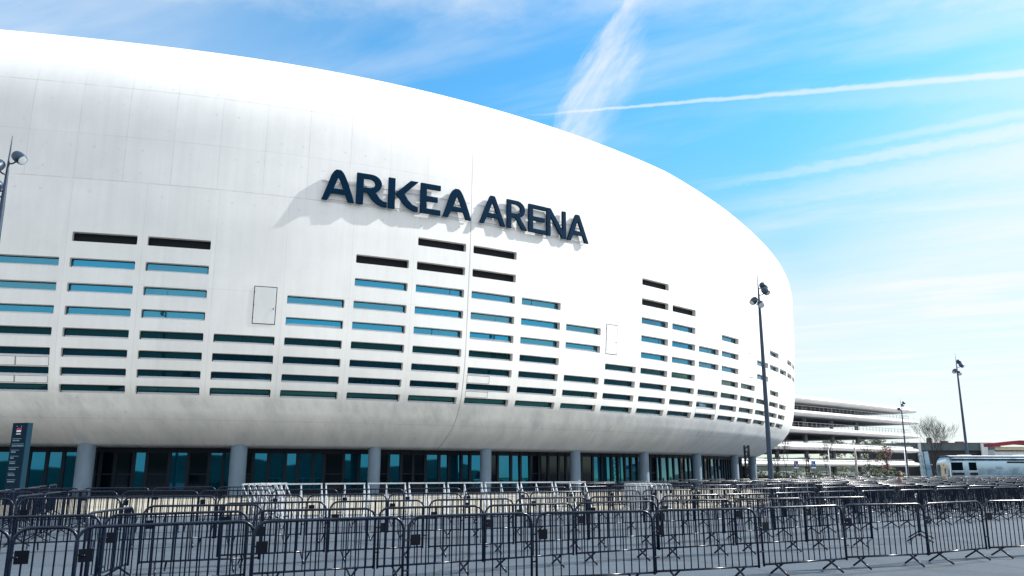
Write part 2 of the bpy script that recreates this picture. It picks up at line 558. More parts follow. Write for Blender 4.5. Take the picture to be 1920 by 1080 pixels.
# ------------------------------------------------------------------ arena shell
BAY = 4.1064
WF = .861                                             # window width as a share of a bay
HEAD = {-1: 11.6, 0: 12.86, 1: 14.62, 2: 17.32, 3: 20.52, 4: 23.93, 5: 27.31, 6: 30.54, 7: 33.55, 8: 36.33, 9: 38.91, 10: 41.36,
        11: 43.75, 12: 46.16, 13: 48.65, 14: 51.26, 15: 54.0, 16: 56.8, 17: 59.56, 18: 62.07}
STEP = .05
C0, C1 = -14.0, 44.0
CG = np.arange(C0, C1 + .001, STEP)
hk = np.array(sorted(HEAD))
hv_ = np.array([HEAD[k] for k in hk])
HG = np.interp(CG, hk, hv_)
h17 = np.interp(17.5, hk, hv_)
HG = np.where(CG < 0, 12.86 + CG * 1.3, HG)
HG = np.where(CG > 17.5, h17 + 2.8 * (CG - 17.5) + .3 * (CG - 17.5) ** 2, HG)
HG = np.radians(np.minimum(HG, 215))
_c, _s = np.cos(HG), np.sin(HG)
XG = np.concatenate([[0], np.cumsum((_c[1:] + _c[:-1]) / 2) * STEP * BAY])
YG = np.concatenate([[0], np.cumsum((_s[1:] + _s[:-1]) / 2) * STEP * BAY])
_i0 = int(np.argmin(abs(CG)))
XG += -26.18 - XG[_i0]
YG += 46.369 - YG[_i0]


def S(c, o, z):
    """point of the arena wall: c bays along it, o metres out from the plan line, z height"""
    x, y, h = np.interp(c, CG, XG), np.interp(c, CG, YG), np.interp(c, CG, HG)
    if c > 12 and z > 20:
        z = 20 + (z - 20) * (1 - min(.3, .028 * (c - 12)))
    if c > 15 and z < 7:
        o -= .12 * (min(c, 25) - 15) * (7 - z) / 3.5
    return (float(x + math.sin(h) * o), float(y - math.cos(h) * o), float(z))


def heading(c):
    return float(np.interp(c, CG, HG))


PROF = [(-9.5, 2.98), (-6.5, 2.98), (-4.6, 3.0), (-3.6, 3.06), (-2.99, 3.31), (-1.74, 4.05), (-.9, 4.75), (-.45, 5.37), (0, 6.2), (.234, 7.14), (.436, 8.22),
        (.588, 9.38), (.686, 10.65), (.786, 12.0), (.884, 13.48), (.989, 15.04), (1.098, 16.7), (1.15, 18.6), (1.2, 20.85),
        (1.24, 22.5), (1.2, 23.9), (1.0, 25.2), (.5, 26.6), (-.5, 28.0), (-1.3, 28.8), (-2.4, 29.6), (-3.8, 30.3), (-5.5, 30.85), (-8, 31.35), (-12, 31.8)]


def catmull(P, n=8):
    out = []
    for i in range(len(P) - 1):
        p0, p1, p2, p3 = P[max(i - 1, 0)], P[i], P[i + 1], P[min(i + 2, len(P) - 1)]
        for k in range(n):
            t = k / n
            out.append(tuple(.5 * (2 * b + (c - a) * t + (2 * a - 5 * b + 4 * c - d) * t * t + (3 * b - a - 3 * c + d) * t ** 3)
                             for a, b, c, d in zip(p0, p1, p2, p3)))
    out.append(P[-1])
    return out


DENSE = catmull(PROF)
_di = [i for i, p in enumerate(DENSE) if 3.3 < p[1] < 28.5]
_dz = np.array([DENSE[i][1] for i in _di])
_do = np.array([DENSE[i][0] for i in _di])


def O(z):
    return float(np.interp(z, _dz, _do))


ROWZ = {1: 6.196, 2: 7.141, 3: 8.223, 4: 9.378, 5: 10.647, 6: 12.004, 7: 13.48, 8: 15.036, 9: 16.70}
HW = {1: .235, 2: .25, 3: .26, 4: .27, 5: .27, 6: .275, 7: .28, 8: .285, 9: .285}
WIN = {-4: range(1, 5), -3: range(1, 7), -2: range(1, 8), -1: range(1, 8), 0: range(1, 9), 1: range(1, 9), 2: range(1, 5), 3: range(1, 7), 4: range(1, 9), 5: range(1, 10), 6: range(1, 10),
       7: range(1, 8), 8: (1, 2, 3, 5, 6), 9: range(1, 5), 10: range(1, 10), 11: range(1, 9), 12: (1, 2, 3, 5, 6), 13: range(1, 8),
       14: range(1, 5), 15: (1, 2, 3, 5, 6), 16: (1, 2, 3, 4, 6, 7), 17: (1, 2, 3, 6), 18: (6, 7), 19: (6, 7), 20: (1, 2, 3)}

arena = thing('arena', 'huge white concrete arena with rounded shell and bands of slit windows', 'arena', (0, 50, 0))
AP = Vector((0, 50, 0))
arena.location = AP
class AMB(MB):
    """mesh builder whose points are given in world space and stored relative to the arena"""
    def build(s, name, mats, parent=None, smooth=False, kind=None, origin=AP):
        s.v = [(p[0] - origin[0], p[1] - origin[1], p[2] - origin[2]) for p in s.v]
        return MB.build(s, name, mats, parent, smooth, kind)


def build_shell():
    # columns
    cs = []
    for c in range(int(C0), int(C1)):
        fr = [0, .287, .574, WF, .93] if -5 <= c <= 20 else [0, .5]
        cs += [c + f for f in fr]
    cs.append(C1)
    # rings
    rings = [(o, z, z) for o, z in DENSE if z <= 5.3]
    zs = {5.4, 5.6, 5.8}
    for k in ROWZ:
        zs |= {round(ROWZ[k] - HW[k], 4), round(ROWZ[k] + HW[k], 4)}
    zs |= {17.3, 17.9, 18.6, 19.4, 20.2, 21.0, 21.8, 22.6, 23.2, 23.8, 24.4, 25.0, 25.5, 26.0}
    rings += [(O(z), z, z) for z in sorted(zs)]
    i = max(k for k, p in enumerate(DENSE) if p[1] < 26.2)
    rings += [(o, z, z) for o, z in DENSE[i + 1::2]]
    if rings[-1][0] != PROF[-1][0]:
        rings.append((PROF[-1][0], PROF[-1][1], PROF[-1][1]))
    holes = set()
    for c, rows in WIN.items():
        for r in rows:
            holes.add((c, round(ROWZ[r] - HW[r], 4)))
    nv = len(cs)
    V, F, UV = [], [], []
    for o, z, v in rings:
        for c in cs:
            p = S(c, o, z)
            V.append((p[0], p[1] - 50, p[2]))
    for i in range(len(rings) - 1):
        for j in range(nv):
            j2 = (j + 1) % nv
            c = cs[j]
            if j < nv - 1:
                ci = math.floor(c + 1e-6)
                if (ci, round(rings[i][1], 4)) in holes and c - ci < WF - .01:
                    continue
            F.append((i * nv + j, i * nv + j2, (i + 1) * nv + j2, (i + 1) * nv + j))
            ca, cb = cs[j], (cs[j2] if j2 else C1 + 5)
            # along the wall surface, height runs on over the shoulder
            UV += [(ca, rings[i][2]), (cb, rings[i][2]), (cb, rings[i + 1][2]), (ca, rings[i + 1][2])]
    # roof lid
    top = len(rings) - 1
    pts = V[top * nv:(top + 1) * nv]
    cx = sum(p[0] for p in pts) / nv
    cy = sum(p[1] for p in pts) / nv
    V.append((cx, cy, 32.6))
    for j in range(nv):
        F.append((top * nv + j, top * nv + (j + 1) % nv, len(V) - 1))
        UV += [(0, 40), (0, 40), (0, 40)]
    me = bpy.data.meshes.new('facade_shell')
    me.from_pydata(V, [], F)
    me.materials.append(MF)
    me.polygons.foreach_set('use_smooth', [True] * len(F))
    ul = me.uv_layers.new(name='UVMap')
    ul.data.foreach_set('uv', [x for p in UV for x in p])
    me.update()
    ob = bpy.data.objects.new('facade_shell', me)
    COL.objects.link(ob)
    ob.parent = arena


build_shell()


def rrect(w, h, r, n=4):
    """rounded rectangle outline, counter-clockwise from lower left"""
    out = []
    for cx, cy, a0 in ((w - r, r, -90), (w - r, h - r, 0), (r, h - r, 90), (r, r, 180)):
        for k in range(n + 1):
            a = R(a0 + 90 * k / n)
            out.append((cx + r * math.cos(a), cy + r * math.sin(a)))
    return out


def window_geo(b, pane, c, r):
    w, h = BAY * WF, 2 * HW[r]
    z0 = ROWZ[r] - HW[r]
    rad = .085
    def W(x, y, dep):
        return S(c + x / BAY, O(z0 + y) - dep, z0 + y)
    ring = rrect(w, h, rad)
    # divide long edges so that they follow the curve of the wall
    full = []
    for i, p in enumerate(ring):
        q = ring[(i + 1) % len(ring)]
        full.append(p)
        if abs(q[0] - p[0]) > 1:
            full += [(p[0] + (q[0] - p[0]) * t, p[1]) for t in (.25, .5, .75)]
    # flush corner fillets
    n = 5
    for k, (cx, cy) in enumerate(((w, 0), (w, h), (0, h), (0, 0))):
        arc = ring[k * n:(k + 1) * n]
        for i in range(n - 1):
            b.face([W(cx, cy, 0), W(*arc[i + 1], 0), W(*arc[i], 0)], 0)
    D = .40
    b.grid([[W(x, y, 0) for x, y in full], [W(x, y, D) for x, y in full]], 0, True)
    # dark frame just in front of the glass
    fw, fd = .035, D - .05
    inner = [(fw + x * (w - 3.2 * fw) / w, .045 + y * (h - .095) / h) for x, y in full]
    b.grid([[W(x, y, fd) for x, y in full], [W(x, y, fd) for x, y in inner], [W(x, y, fd + .04) for x, y in inner]], 1, True)
    if r <= 7:
        # pale bottom rail
        for i in range(6):
            x0, x1 = .05 + (w - .1) * i / 6, .05 + (w - .1) * (i + 1) / 6
            d0, d1 = fd - .03, fd + .02
            b.face([W(x0, .012, d0), W(x1, .012, d0), W(x1, .135, d0), W(x0, .135, d0)], 2)
            b.face([W(x0, .135, d0), W(x1, .135, d0), W(x1, .135, d1), W(x0, .135, d1)], 2)
    m = 2 if r >= 8 else (0 if r > 4 else 3)
    fx = [0.01 + (w - .02) * i / 6 for i in range(7)]
    for i in range(6):
        pane.face([W(fx[i], .01, D - .012), W(fx[i + 1], .01, D - .012), W(fx[i + 1], h - .01, D - .012), W(fx[i], h - .01, D - .012)], m)
    if (c, r) in ((3, 5), (6, 5), (8, 5)):
        for i in range(6):
            b.face([W(fx[i], .16, D - .03), W(fx[i + 1], .16, D - .03), W(fx[i + 1], .205, D - .03), W(fx[i], .205, D - .03)], 2)
    # stays seen through a few panes
    rnd = random.Random(c * 31 + r)
    if r < 8 and rnd.random() < .22:
        xx = w * rnd.uniform(.2, .8)
        b.face([W(xx, .06, D - .025), W(xx + .035, .06, D - .025), W(xx + .035, h - .05, D - .025), W(xx, h - .05, D - .025)], 1)


order = sorted(((c, r) for c in WIN for r in WIN[c]), key=lambda k: (k[0] < -1, k[0], k[1]))
rest_b, rest_p = AMB(), AMB()
for i, (c, r) in enumerate(order):
    if i < 100:
        b, p = AMB(), AMB()
        window_geo(b, p, c, r)
        wo = b.build('window', [M_REVEAL, M_DARK, M_SILL], arena)
        p.build('pane', [M_GLASS, M_DARK, M_VOID, M_GLASSL], wo)
    else:
        window_geo(rest_b, rest_p, c, r)
off = len(rest_b.v)
rest_b.v += rest_p.v
rest_b.f += [tuple(i + off for i in f) for f in rest_p.f]
rest_b.mi += [m + 3 for m in rest_p.mi]
rest_b.build('window', [M_REVEAL, M_DARK, M_SILL, M_GLASS, M_DARK, M_VOID, M_GLASSL], arena, kind='stuff')


def strip_rect(b, c0, c1, z0, z1, w, lift, mi=0):
    """thin outline drawn as joint strips standing a few mm off the wall"""
    def P(c, z):
        return S(c, O(z) + lift, z)
    dc = w / BAY
    n = 4
    for k in range(n):
        za, zb = z0 + (z1 - z0) * k / n, z0 + (z1 - z0) * (k + 1) / n
        for ca in (c0, c1 - dc):
            b.face([P(ca, za), P(ca + dc, za), P(ca + dc, zb), P(ca, zb)], mi)
        xa, xb = c0 + dc + (c1 - c0 - 2 * dc) * k / n, c0 + dc + (c1 - c0 - 2 * dc) * (k + 1) / n
        for z in (z0, z1 - w):
            b.face([P(xa, z), P(xb, z), P(xb, z + w), P(xa, z + w)], mi)


for c0, c1 in ((2.516, 2.848), (9.0, 9.31), (14.45, 14.77)):
    b = AMB()
    strip_rect(b, c0, c1, 10.36, 12.72, .045, .004)
    h = b.build('hatch', M_DARK, arena)
    b = AMB()
    e = .05 / BAY
    lo_, hi_ = 10.36 + .05, 12.72 - .05
    def HP(c, z, l):
        return S(c, O(z) + l, z)
    n_ = 6
    gx_ = [c0 + e + (c1 - c0 - 2 * e) * i / n_ for i in range(n_ + 1)]
    gz_ = [lo_ + (hi_ - lo_) * i / n_ for i in range(n_ + 1)]
    b.grid([[HP(c, z, .022) for c in gx_] for z in gz_])
    for z in (lo_, hi_):
        b.grid([[HP(c, z, .022) for c in gx_], [HP(c, z, .001) for c in gx_]])
    for c in (gx_[0], gx_[-1]):
        b.grid([[HP(c, z, .022) for z in gz_], [HP(c, z, .001) for z in gz_]])
    b.build('leaf', M_LEAFW, h)
    for hz_ in (10.75, 11.55, 12.35):
        b = AMB()
        b.box(S(c0 + .012, O(hz_) + .016, hz_), (.04, .012, .12), heading(c0))
        b.build('hinge', M_POST, h)
    b = AMB()
    p = S(c1 - .04, O(11.35) + .028, 11.35)
    b.box(p, (.05, .016, .11), heading(c1))
    b.build('handle', M_DARK, h)
# opening maintenance leaves between the lowest rows
for c0, c1 in ((-1.0, -.139), (6.0, 6.43), (12.0, 12.86)):
    for za, zb in ((ROWZ[1] + HW[1] + .03, ROWZ[2] - HW[2] - .03), (ROWZ[2] + HW[2] + .03, ROWZ[3] - HW[3] - .03)):
        b = AMB()
        mid = (c0 + c1) / 2 if c0 < 0 else c1
        strip_rect(b, c0 + .003, mid, za, zb, .022, .004)
        if c0 < 0:
            strip_rect(b, mid + .004, c1 - .003, za, zb, .022, .004)
        b.build('access_panel', M_POST, arena)

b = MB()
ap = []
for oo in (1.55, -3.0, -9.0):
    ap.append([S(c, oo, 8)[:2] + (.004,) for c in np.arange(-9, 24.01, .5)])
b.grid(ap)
b.build('bowl_shade_sheet', M_BOWL_SHADE, kind='structure')  # dark sheet added where the bowl's shadow falls on the paving
# ---- ground floor: columns and glazing
for c in (.22 - 4.54, .22 - 2.27, .22, 2.48, 4.76, 6.98, 9.2, 11.4, 13.7, 16.3, 19.0):
    b = AMB()
    x, y, _ = S(c, -3.75, 3)
    rad = .52 if c < 3 else .42
    b.lathe([(rad, -.02), (rad, 1.2), (rad, 2.4), (rad, 3.3)], (x, y, 0), n=28)
    b.build('column', M_CONC, arena, smooth=True)
rnd = random.Random(11)
for c in range(-6, 24):
    b, p = AMB(), AMB()
    def G(cc, dep, z):
        x, y, h = np.interp(cc, CG, XG), np.interp(cc, CG, YG), np.interp(cc, CG, HG)
        return (float(x - math.sin(h) * dep), float(y + math.cos(h) * dep), z)
    dep = 6.2
    cuts = [0, .3, .52, .8, 1.0] if c % 3 == 0 else ([0, .36, .66, 1.0] if c % 3 == 1 else [0, .24, .5, .74, 1.0])
    doors = c in (0, 1) or c in (5, 9, 10, 12)
    for i in range(len(cuts) - 1):
        a, e = c + cuts[i], c + cuts[i + 1]
        wm = .11 / BAY
        # mullion
        A, B = G(a - wm, dep - .12, 0), G(a + wm, dep - .12, 0)
        for (u, v) in ((A, B), (B, G(a + wm, dep + .02, 0)), (G(a - wm, dep + .02, 0), A)):
            b.face([u, v, (v[0], v[1], 2.97), (u[0], u[1], 2.97)])
        # header and plinth
        a2, e2 = a + wm, e - wm
        b.face([G(a2, dep - .08, 2.66), G(e2, dep - .08, 2.66), G(e2, dep - .08, 2.97), G(a2, dep - .08, 2.97)])
        b.face([G(a2, dep - .08, 2.66), G(e2, dep - .08, 2.66), G(e2, dep, 2.66), G(a2, dep, 2.66)])
        b.face([G(a2, dep - .08, 0), G(e2, dep - .08, 0), G(e2, dep - .08, .32), G(a2, dep - .08, .32)])
        if doors and rnd.random() < .7 or rnd.random() < .13:
            p.face([G(a2, dep - .03, .32), G(e2, dep - .03, .32), G(e2, dep - .03, 2.66), G(a2, dep - .03, 2.66)], 1)
            b.face([G(a2, dep - .07, 1.25), G(e2, dep - .07, 1.25), G(e2, dep - .07, 1.33), G(a2, dep - .07, 1.33)])
        else:
            tl = rnd.uniform(-.012, .02)
            p.face([G(a2, dep - .03 - tl, .32), G(e2, dep - .03, .32), G(e2, dep - .03 + tl + .03, 2.66), G(a2, dep - .03 + .03, 2.66)], 0)
    go = b.build('glazed_bay', M_DARK, arena)
    p.build('pane', [M_GLASS2, M_GLASSD], go)

# ------------------------------------------------------------------ the big sign
ALL = 2.13


def letter_shapes():
    """outline polygons (outer, holes) in a box 1 high; x in units of height"""
    L = {}
    def arc(cx, cy, rx, ry, a0, a1, n=8):
        return [(cx + rx * math.cos(R(a0 + (a1 - a0) * i / n)), cy + ry * math.sin(R(a0 + (a1 - a0) * i / n))) for i in range(n + 1)]
    # bold A with bowed legs and a rounded top
    L['A_bold'] = [[(0, 0), (.175, 0), (.285, .235), (.70, .235), (.785, 0), (.965, 0), (.90, .22), (.76, .62), (.66, .84), (.60, .94), (.53, 1), (.40, 1), (.33, .94), (.26, .82), (.12, .36)],
                   [(.345, .385), (.395, .53), (.47, .745), (.49, .745), (.57, .58), (.645, .385)]]
    L['R_bold'] = [[(0, 0), (.185, 0), (.185, .40), (.30, .40), (.42, .20), (.55, .08), (.70, .005), (.83, 0), (.83, .165), (.72, .18), (.63, .25), (.52, .42)] +
                   arc(.38, .705, .30, .295, -62, 90, 10) + [(.0, 1)],
                   [(.185, .555), (.36, .555)] + arc(.36, .70, .145, .145, -80, 80, 6) + [(.36, .845), (.185, .845)]]
    L['K_bold'] = [[(0, 0), (.185, 0), (.185, 1), (0, 1)], ]
    L['K_arm'] = [[(.20, .52), (.62, 1), (.85, 1), (.45, .53), (.56, .34), (.68, .21), (.80, .165), (.84, .16), (.84, 0), (.74, .005), (.58, .07), (.44, .20), (.32, .36)]]
    L['E_bold'] = [[(0, 0), (.63, 0), (.63, .165), (.185, .165), (.185, .425), (.54, .425), (.54, .585), (.185, .585), (.185, .835), (.63, .835), (.63, 1), (0, 1)]]
    L['A_thin'] = [[(0, 0), (.15, 0), (.245, .245), (.65, .245), (.735, 0), (.89, 0), (.54, .94), (.51, 1), (.37, 1), (.34, .94)],
                   [(.30, .385), (.44, .765), (.455, .765), (.60, .385)]]
    L['R_thin'] = [[(0, 0), (.14, 0), (.14, .40), (.29, .40), (.52, 0), (.69, 0), (.43, .43)] + arc(.33, .70, .29, .30, -60, 90, 10) + [(0, 1)],
                   [(.14, .535), (.32, .535)] + arc(.32, .70, .155, .165, -80, 80, 6) + [(.32, .87), (.14, .87)]]
    L['E_thin'] = [[(0, 0), (.62, 0), (.62, .135), (.145, .135), (.145, .435), (.57, .435), (.57, .57), (.145, .57), (.145, .865), (.62, .865), (.62, 1), (0, 1)]]
    L['N_thin'] = [[(0, 0), (.14, 0), (.14, .72), (.62, 0), (.78, 0), (.78, 1), (.64, 1), (.64, .27), (.15, 1), (0, 1)]]
    return L


SHAPES = letter_shapes()
# name, shapes, left c, right c
LETT = [(('A_bold',), 3.392, 3.905), (('R_bold',), 3.926, 4.428), (('K_bold', 'K_arm'), 4.439, 4.952), (('E_bold',), 4.985, 5.340), (('A_bold',), 5.377, 5.905),
        (('A_thin',), 6.056, 6.572), (('R_thin',), 6.601, 7.022), (('E_thin',), 7.055, 7.439), (('N_thin',), 7.450, 7.893), (('A_thin',), 7.915, 8.437)]
TXT = 'ARKEAARENA'
zb = 18.62
sc_ = S(5.9, 1.5, zb)
sign = thing('building_sign', 'dark navy standing letters reading ARKEA ARENA across the white shell', 'sign', sc_)


class SMB(AMB):
    def build(s, name, mats, parent=None, smooth=False, kind=None):
        return AMB.build(s, name, mats, parent, smooth, kind, origin=Vector(sc_))


for ch, (parts, ca, cb) in zip(TXT, LETT):
    A, B = Vector(S(ca, 0, 0)), Vector(S(cb, 0, 0))
    tx = (B - A)
    wid = tx.length
    tx.normalize()
    nx = Vector((tx.y, -tx.x, 0))
    so = O(zb + 1) + .33
    th = .16
    xmax = max(p[0] for q in parts for p in SHAPES[q][0])
    b = SMB()
    for q in parts:
        polys = SHAPES[q]
        flat = [p for poly in polys for p in poly]
        def Wp(p, d):
            return A + tx * (p[0] / xmax * wid) + nx * (so + d) + Vector((0, 0, zb + p[1] * ALL))
        tris = tessellate_polygon([[Vector((x, y, 0)) for x, y in poly] for poly in polys])
        for t in tris:
            b.face([Wp(flat[i], 0) for i in t])
            b.face([Wp(flat[i], -th) for i in reversed(t)])
        for poly in polys:
            for i in range(len(poly)):
                p, r = poly[i], poly[(i + 1) % len(poly)]
                b.face([Wp(p, 0), Wp(r, 0), Wp(r, -th), Wp(p, -th)])
    b.build('letter', M_LETTER, sign)
    # stand-off rods back to the wall
    br = SMB()
    for fx, fz in ((.12, .12), (.85, .12), (.30, .62), (.62, .62)):
        p = A + tx * (fx * wid) + Vector((0, 0, zb + fz * ALL))
        p1 = p + nx * (so - th)
        cc = ca + fx * (cb - ca)
        p2 = Vector(S(cc, O(p.z) - .03, p.z)) + Vector((0, 0, .05))
        br.tube([p1, p2], .018, 5)
    br.build('support_rod', M_ROD, sign)
for r0, r1 in ((3.40, 5.90), (6.06, 8.42)):
    for dz in (.10, 1.32):
        b = SMB()
        b.tube([S(r0 + (r1 - r0) * k / 14, O(zb) + .13, zb + dz) for k in range(15)], .025, 5)
        b.build('support_rail', M_ROD, sign)

# ------------------------------------------------------------------ crowd barriers
def make_barrier(L, nb, label, grey=None):
    m = grey or M_NAVY
    t = thing('crowd_barrier', label, 'barrier', group='crowd control barriers set out in queue lanes')
    h, zb_, rr = 1.1, .2, .16
    x = L / 2
    path = [(-x, 0, zb_ - .03)]
    path += [(-x, 0, h - rr - .3)]
    path += [(-x + rr - rr * math.cos(R(a)), 0, h - rr + rr * math.sin(R(a))) for a in (0, 22, 45, 68, 90)]
    path += [(0, 0, h)]
    path += [(x - rr + rr * math.sin(R(a)), 0, h - rr + rr * math.cos(R(a))) for a in (0, 22, 45, 68, 90)]
    path += [(x, 0, h - rr - .3), (x, 0, zb_ - .03)]
    b = MB()
    b.tube(path, .019, 8)
    b.tube([(-x + .02, 0, zb_), (x - .02, 0, zb_)], .017, 8)
    b.build('frame', m, t, smooth=True)
    b = MB()
    for i in range(nb):
        xx = -x + L * (i + 1) / (nb + 1)
        zt = h - .01
        e = min(xx + x, x - xx)
        if e < rr:
            zt = h - rr + math.sqrt(max(0, rr * rr - (rr - e) ** 2)) - .005
        b.tube([(xx, 0, zb_), (xx, 0, zt)], .0098, 5, cap=False)
    b.build('infill_bars', grey or M_BAR, t, smooth=True)
    b = MB()
    b.box((-x + .10, -.006, .80), (.14, .006, .14))
    b.build('nameplate', M_PLATE, t)
    for fx in (-.65, .63):
        b = MB()
        f = fx * x
        b.tube([(f - .09, 0, zb_), (f - .075, -.29, .016)], .0175, 6)
        b.tube([(f + .09, 0, zb_), (f + .075, .29, .016)], .0175, 6)
        b.build('leg', m, t, smooth=True)
    for hz in (.80, .42):
        b = MB()
        b.tube([(x, 0, hz), (x + .05, 0, hz)], .012, 6)
        ring = [(x + .065 + .028 * math.cos(R(a)), .028 * math.sin(R(a)), hz) for a in range(0, 361, 45)]
        b.tube(ring, .009, 5, cap=False)
        b.build('hook', m, t, smooth=True)
    return t


ORD = ['zeroth', 'first', 'second', 'third', 'fourth', 'fifth', 'sixth', 'seventh', 'eighth', 'ninth', 'tenth', 'eleventh', 'twelfth', 'thirteenth',
       'fourteenth', 'fifteenth', 'sixteenth', 'seventeenth', 'eighteenth', 'nineteenth', 'twentieth', 'twenty-first', 'twenty-second', 'twenty-third', 'twenty-fourth', 'twenty-fifth',
       'twenty-sixth', 'twenty-seventh', 'twenty-eighth', 'twenty-ninth', 'thirtieth', 'thirty-first', 'thirty-second', 'thirty-third', 'thirty-fourth', 'thirty-fifth']
PROTO = make_barrier(1.92, 14, 'x')
PROTO_N = make_barrier(.62, 5, 'narrow black barrier section second from the left in the front row')
USED = [False]


def place(a, b_, label):
    a, b_ = Vector(a), Vector(b_)
    m = (a + b_) / 2
    d = b_ - a
    rz = math.atan2(d.y, d.x)
    if not USED[0]:
        PROTO.location = (m.x, m.y, 0)
        PROTO.rotation_euler = (0, 0, rz)
        PROTO['label'] = label
        USED[0] = True
        return PROTO
    o = dup(PROTO, (m.x, m.y, 0), rz, label)
    o.rotation_euler = (R(random.uniform(-1.3, 1.3)), R(random.uniform(-.35, .35)), rz)
    return o


def fit(a, b_, L=1.95):
    """panel of true length keeping the middle and direction"""
    a, b_ = Vector(a), Vector(b_)
    m, d = (a + b_) / 2, (b_ - a).normalized()
    return m - d * L / 2, m + d * L / 2


def row(poly, rowname, start=0, jit=.03, pitch=1.99, seed=1):
    """panels end to end along a ground polyline"""
    rnd = random.Random(seed)
    P = [Vector(p) for p in poly]
    seg = [(P[i + 1] - P[i]).length for i in range(len(P) - 1)]
    tot = sum(seg)
    def pos(s):
        i = 0
        while i < len(seg) - 1 and s > seg[i]:
            s -= seg[i]; i += 1
        return P[i] + (P[i + 1] - P[i]) * (s / seg[i])
    n = int(tot / pitch)
    for i in range(n):
        j = Vector((rnd.uniform(-jit, jit), rnd.uniform(-jit, jit)))
        j2 = Vector((rnd.uniform(-jit, jit), rnd.uniform(-jit, jit))) * 2
        place(pos(i * pitch) + j, pos((i + 1) * pitch - .04) + j2,
              'black steel crowd barrier, %s from the left in the %s' % (ORD[i + 1 + start], rowname))


FRONT = [((-6.95, 8.0), (-5.44, 8.93)), None, ((-4.76, 9.22), (-3.17, 10.2)), ((-3.11, 10.2), (-1.46, 11.05)), ((-1.42, 11.2), (.33, 12.18)), ((.39, 12.15), (2.15, 12.78)),
         ((2.21, 12.92), (4.02, 13.62)), ((4.13, 13.85), (5.92, 14.75)), ((6.0, 14.95), (7.72, 15.6)), ((7.78, 15.67), (9.52, 16.72)), ((9.58, 16.75), (11.3, 17.45)), ((11.36, 17.45), (13.2, 18.3))]
for i, e in enumerate(FRONT):
    if e is None:
        PROTO_N.location = (-5.07, 9.1, 0)
        PROTO_N.rotation_euler = (0, 0, R(23))
    elif i == 0:
        place(*fit(*e), 'black steel crowd barrier cut off by the left edge, nearest of all')
    else:
        place(e[0], e[1], 'black steel crowd barrier, %s from the left in the front row' % ORD[i + 1])
row([(-9.2, 9.75), (-5.9, 11.3), (-3.33, 12.86), (-1.55, 13.77), (.2, 14.9), (2.0, 16.1), (3.85, 17.0), (5.8, 18.1), (7.66, 18.8), (9.7, 19.9)], 'second row', seed=2)
row([(-5.3, 15.1), (-1.65, 16.8), (.2, 17.8), (2.05, 19.0), (3.8, 19.8), (5.7, 20.9), (7.45, 22.2), (9.2, 23.4), (11.4, 25.0), (14.2, 26.7), (18.0, 29.6), (23, 33)], 'third row', seed=3)
row([(-12.2, 16.6), (-7.6, 18.6), (-3.6, 20.4), (0, 21.9), (2.0, 23.4), (3.75, 24.4), (5.65, 25.4), (7.5, 26.5), (9.4, 27.6), (12.3, 29.7), (17, 32.4), (22, 36.2), (28, 40.5)], 'fourth row', seed=4)
row([(-14.2, 20.7), (-9.6, 22.8), (-4, 25.3), (1.2, 27.7), (3.0, 29.2), (4.7, 30.4), (6.6, 31.1), (8.5, 32.2), (10.2, 33.5), (14, 36.4), (20, 40), (27, 45), (33, 49)], 'fifth row', seed=5)
row([(1.5, 33.6), (4.9, 36.2), (9, 38.2), (14, 41), (20, 44.5), (27, 49), (34, 54)], 'sixth row', seed=6)
row([(1.6, 37.2), (6, 39.8), (12, 43.2), (19, 47), (27, 52), (36, 58)], 'seventh row', seed=7)
row([(9, 46), (15, 49.2), (22, 53.5), (30, 58.5), (39, 64)], 'eighth row', seed=8)
row([(20, 58), (28, 62.5), (36, 67), (46, 73)], 'ninth row', seed=9)
row([(12.2, 33.4), (17, 36.2), (23.5, 40.3), (30, 45)], 'inner row between fifth and sixth', seed=13)
row([(13, 38.5), (20, 42.4), (28, 47.6), (35, 52)], 'inner row between sixth and seventh', seed=14)
row([(14, 45.8), (22, 50.6), (30, 55.6), (38, 60.6)], 'inner row between seventh and eighth', seed=15)
row([(13.0, 32.0), (18, 34.7), (24, 39.0)], 'inner row between fourth and fifth', seed=16)
row([(15.5, 30.2), (19.5, 32.4), (24.5, 36.2)], 'inner row between third and fourth', seed=17)
row([(-12.4, 18.2), (-14.3, 23.6), (-17.6, 32.2)], 'side run at far left', seed=10)
row([(-11.0, 18.4), (-11.8, 21.5), (-12.6, 25.4)], 'inner side run at left', seed=11)
row([(-15.0, 24.5), (-11.2, 26.6), (-7.8, 28.3)], 'short row before the left columns', seed=12)
for e, lab in ((((-6.05, 11.75), (-6.3, 13.9)), 'black barrier turned across the lane behind the front row at left'),
               (((-6.2, 14.0), (-4.45, 14.75)), 'black barrier joining the turned panel to the third row'),
               (((11.5, 17.3), (12.6, 15.75)), 'black barrier turned towards the viewer at the right end'),
               (((9.75, 19.95), (10.6, 21.6)), 'black barrier turned back at the end of the second row')):
    place(*fit(*e), lab)

# bundle of galvanised barriers parked together
GP = make_barrier(1.92, 14, 'grey galvanised barrier at the left of the parked bundle', M_GALV)
GP['group'] = 'galvanised barriers parked in a bundle'
gx, gy = 4.9, 34.2
for i in range(8):
    lab = 'grey galvanised crowd barrier, %s from the left in the parked bundle' % ORD[i + 1]
    loc = (gx + .17 * i + random.uniform(-.02, .02), gy + .05 * i, 0)
    rz = R(97 + 3.2 * i)
    if i == 0:
        GP.location, GP.rotation_euler, GP['label'] = loc, (0, 0, rz), lab
    else:
        dup(GP, loc, rz, lab)


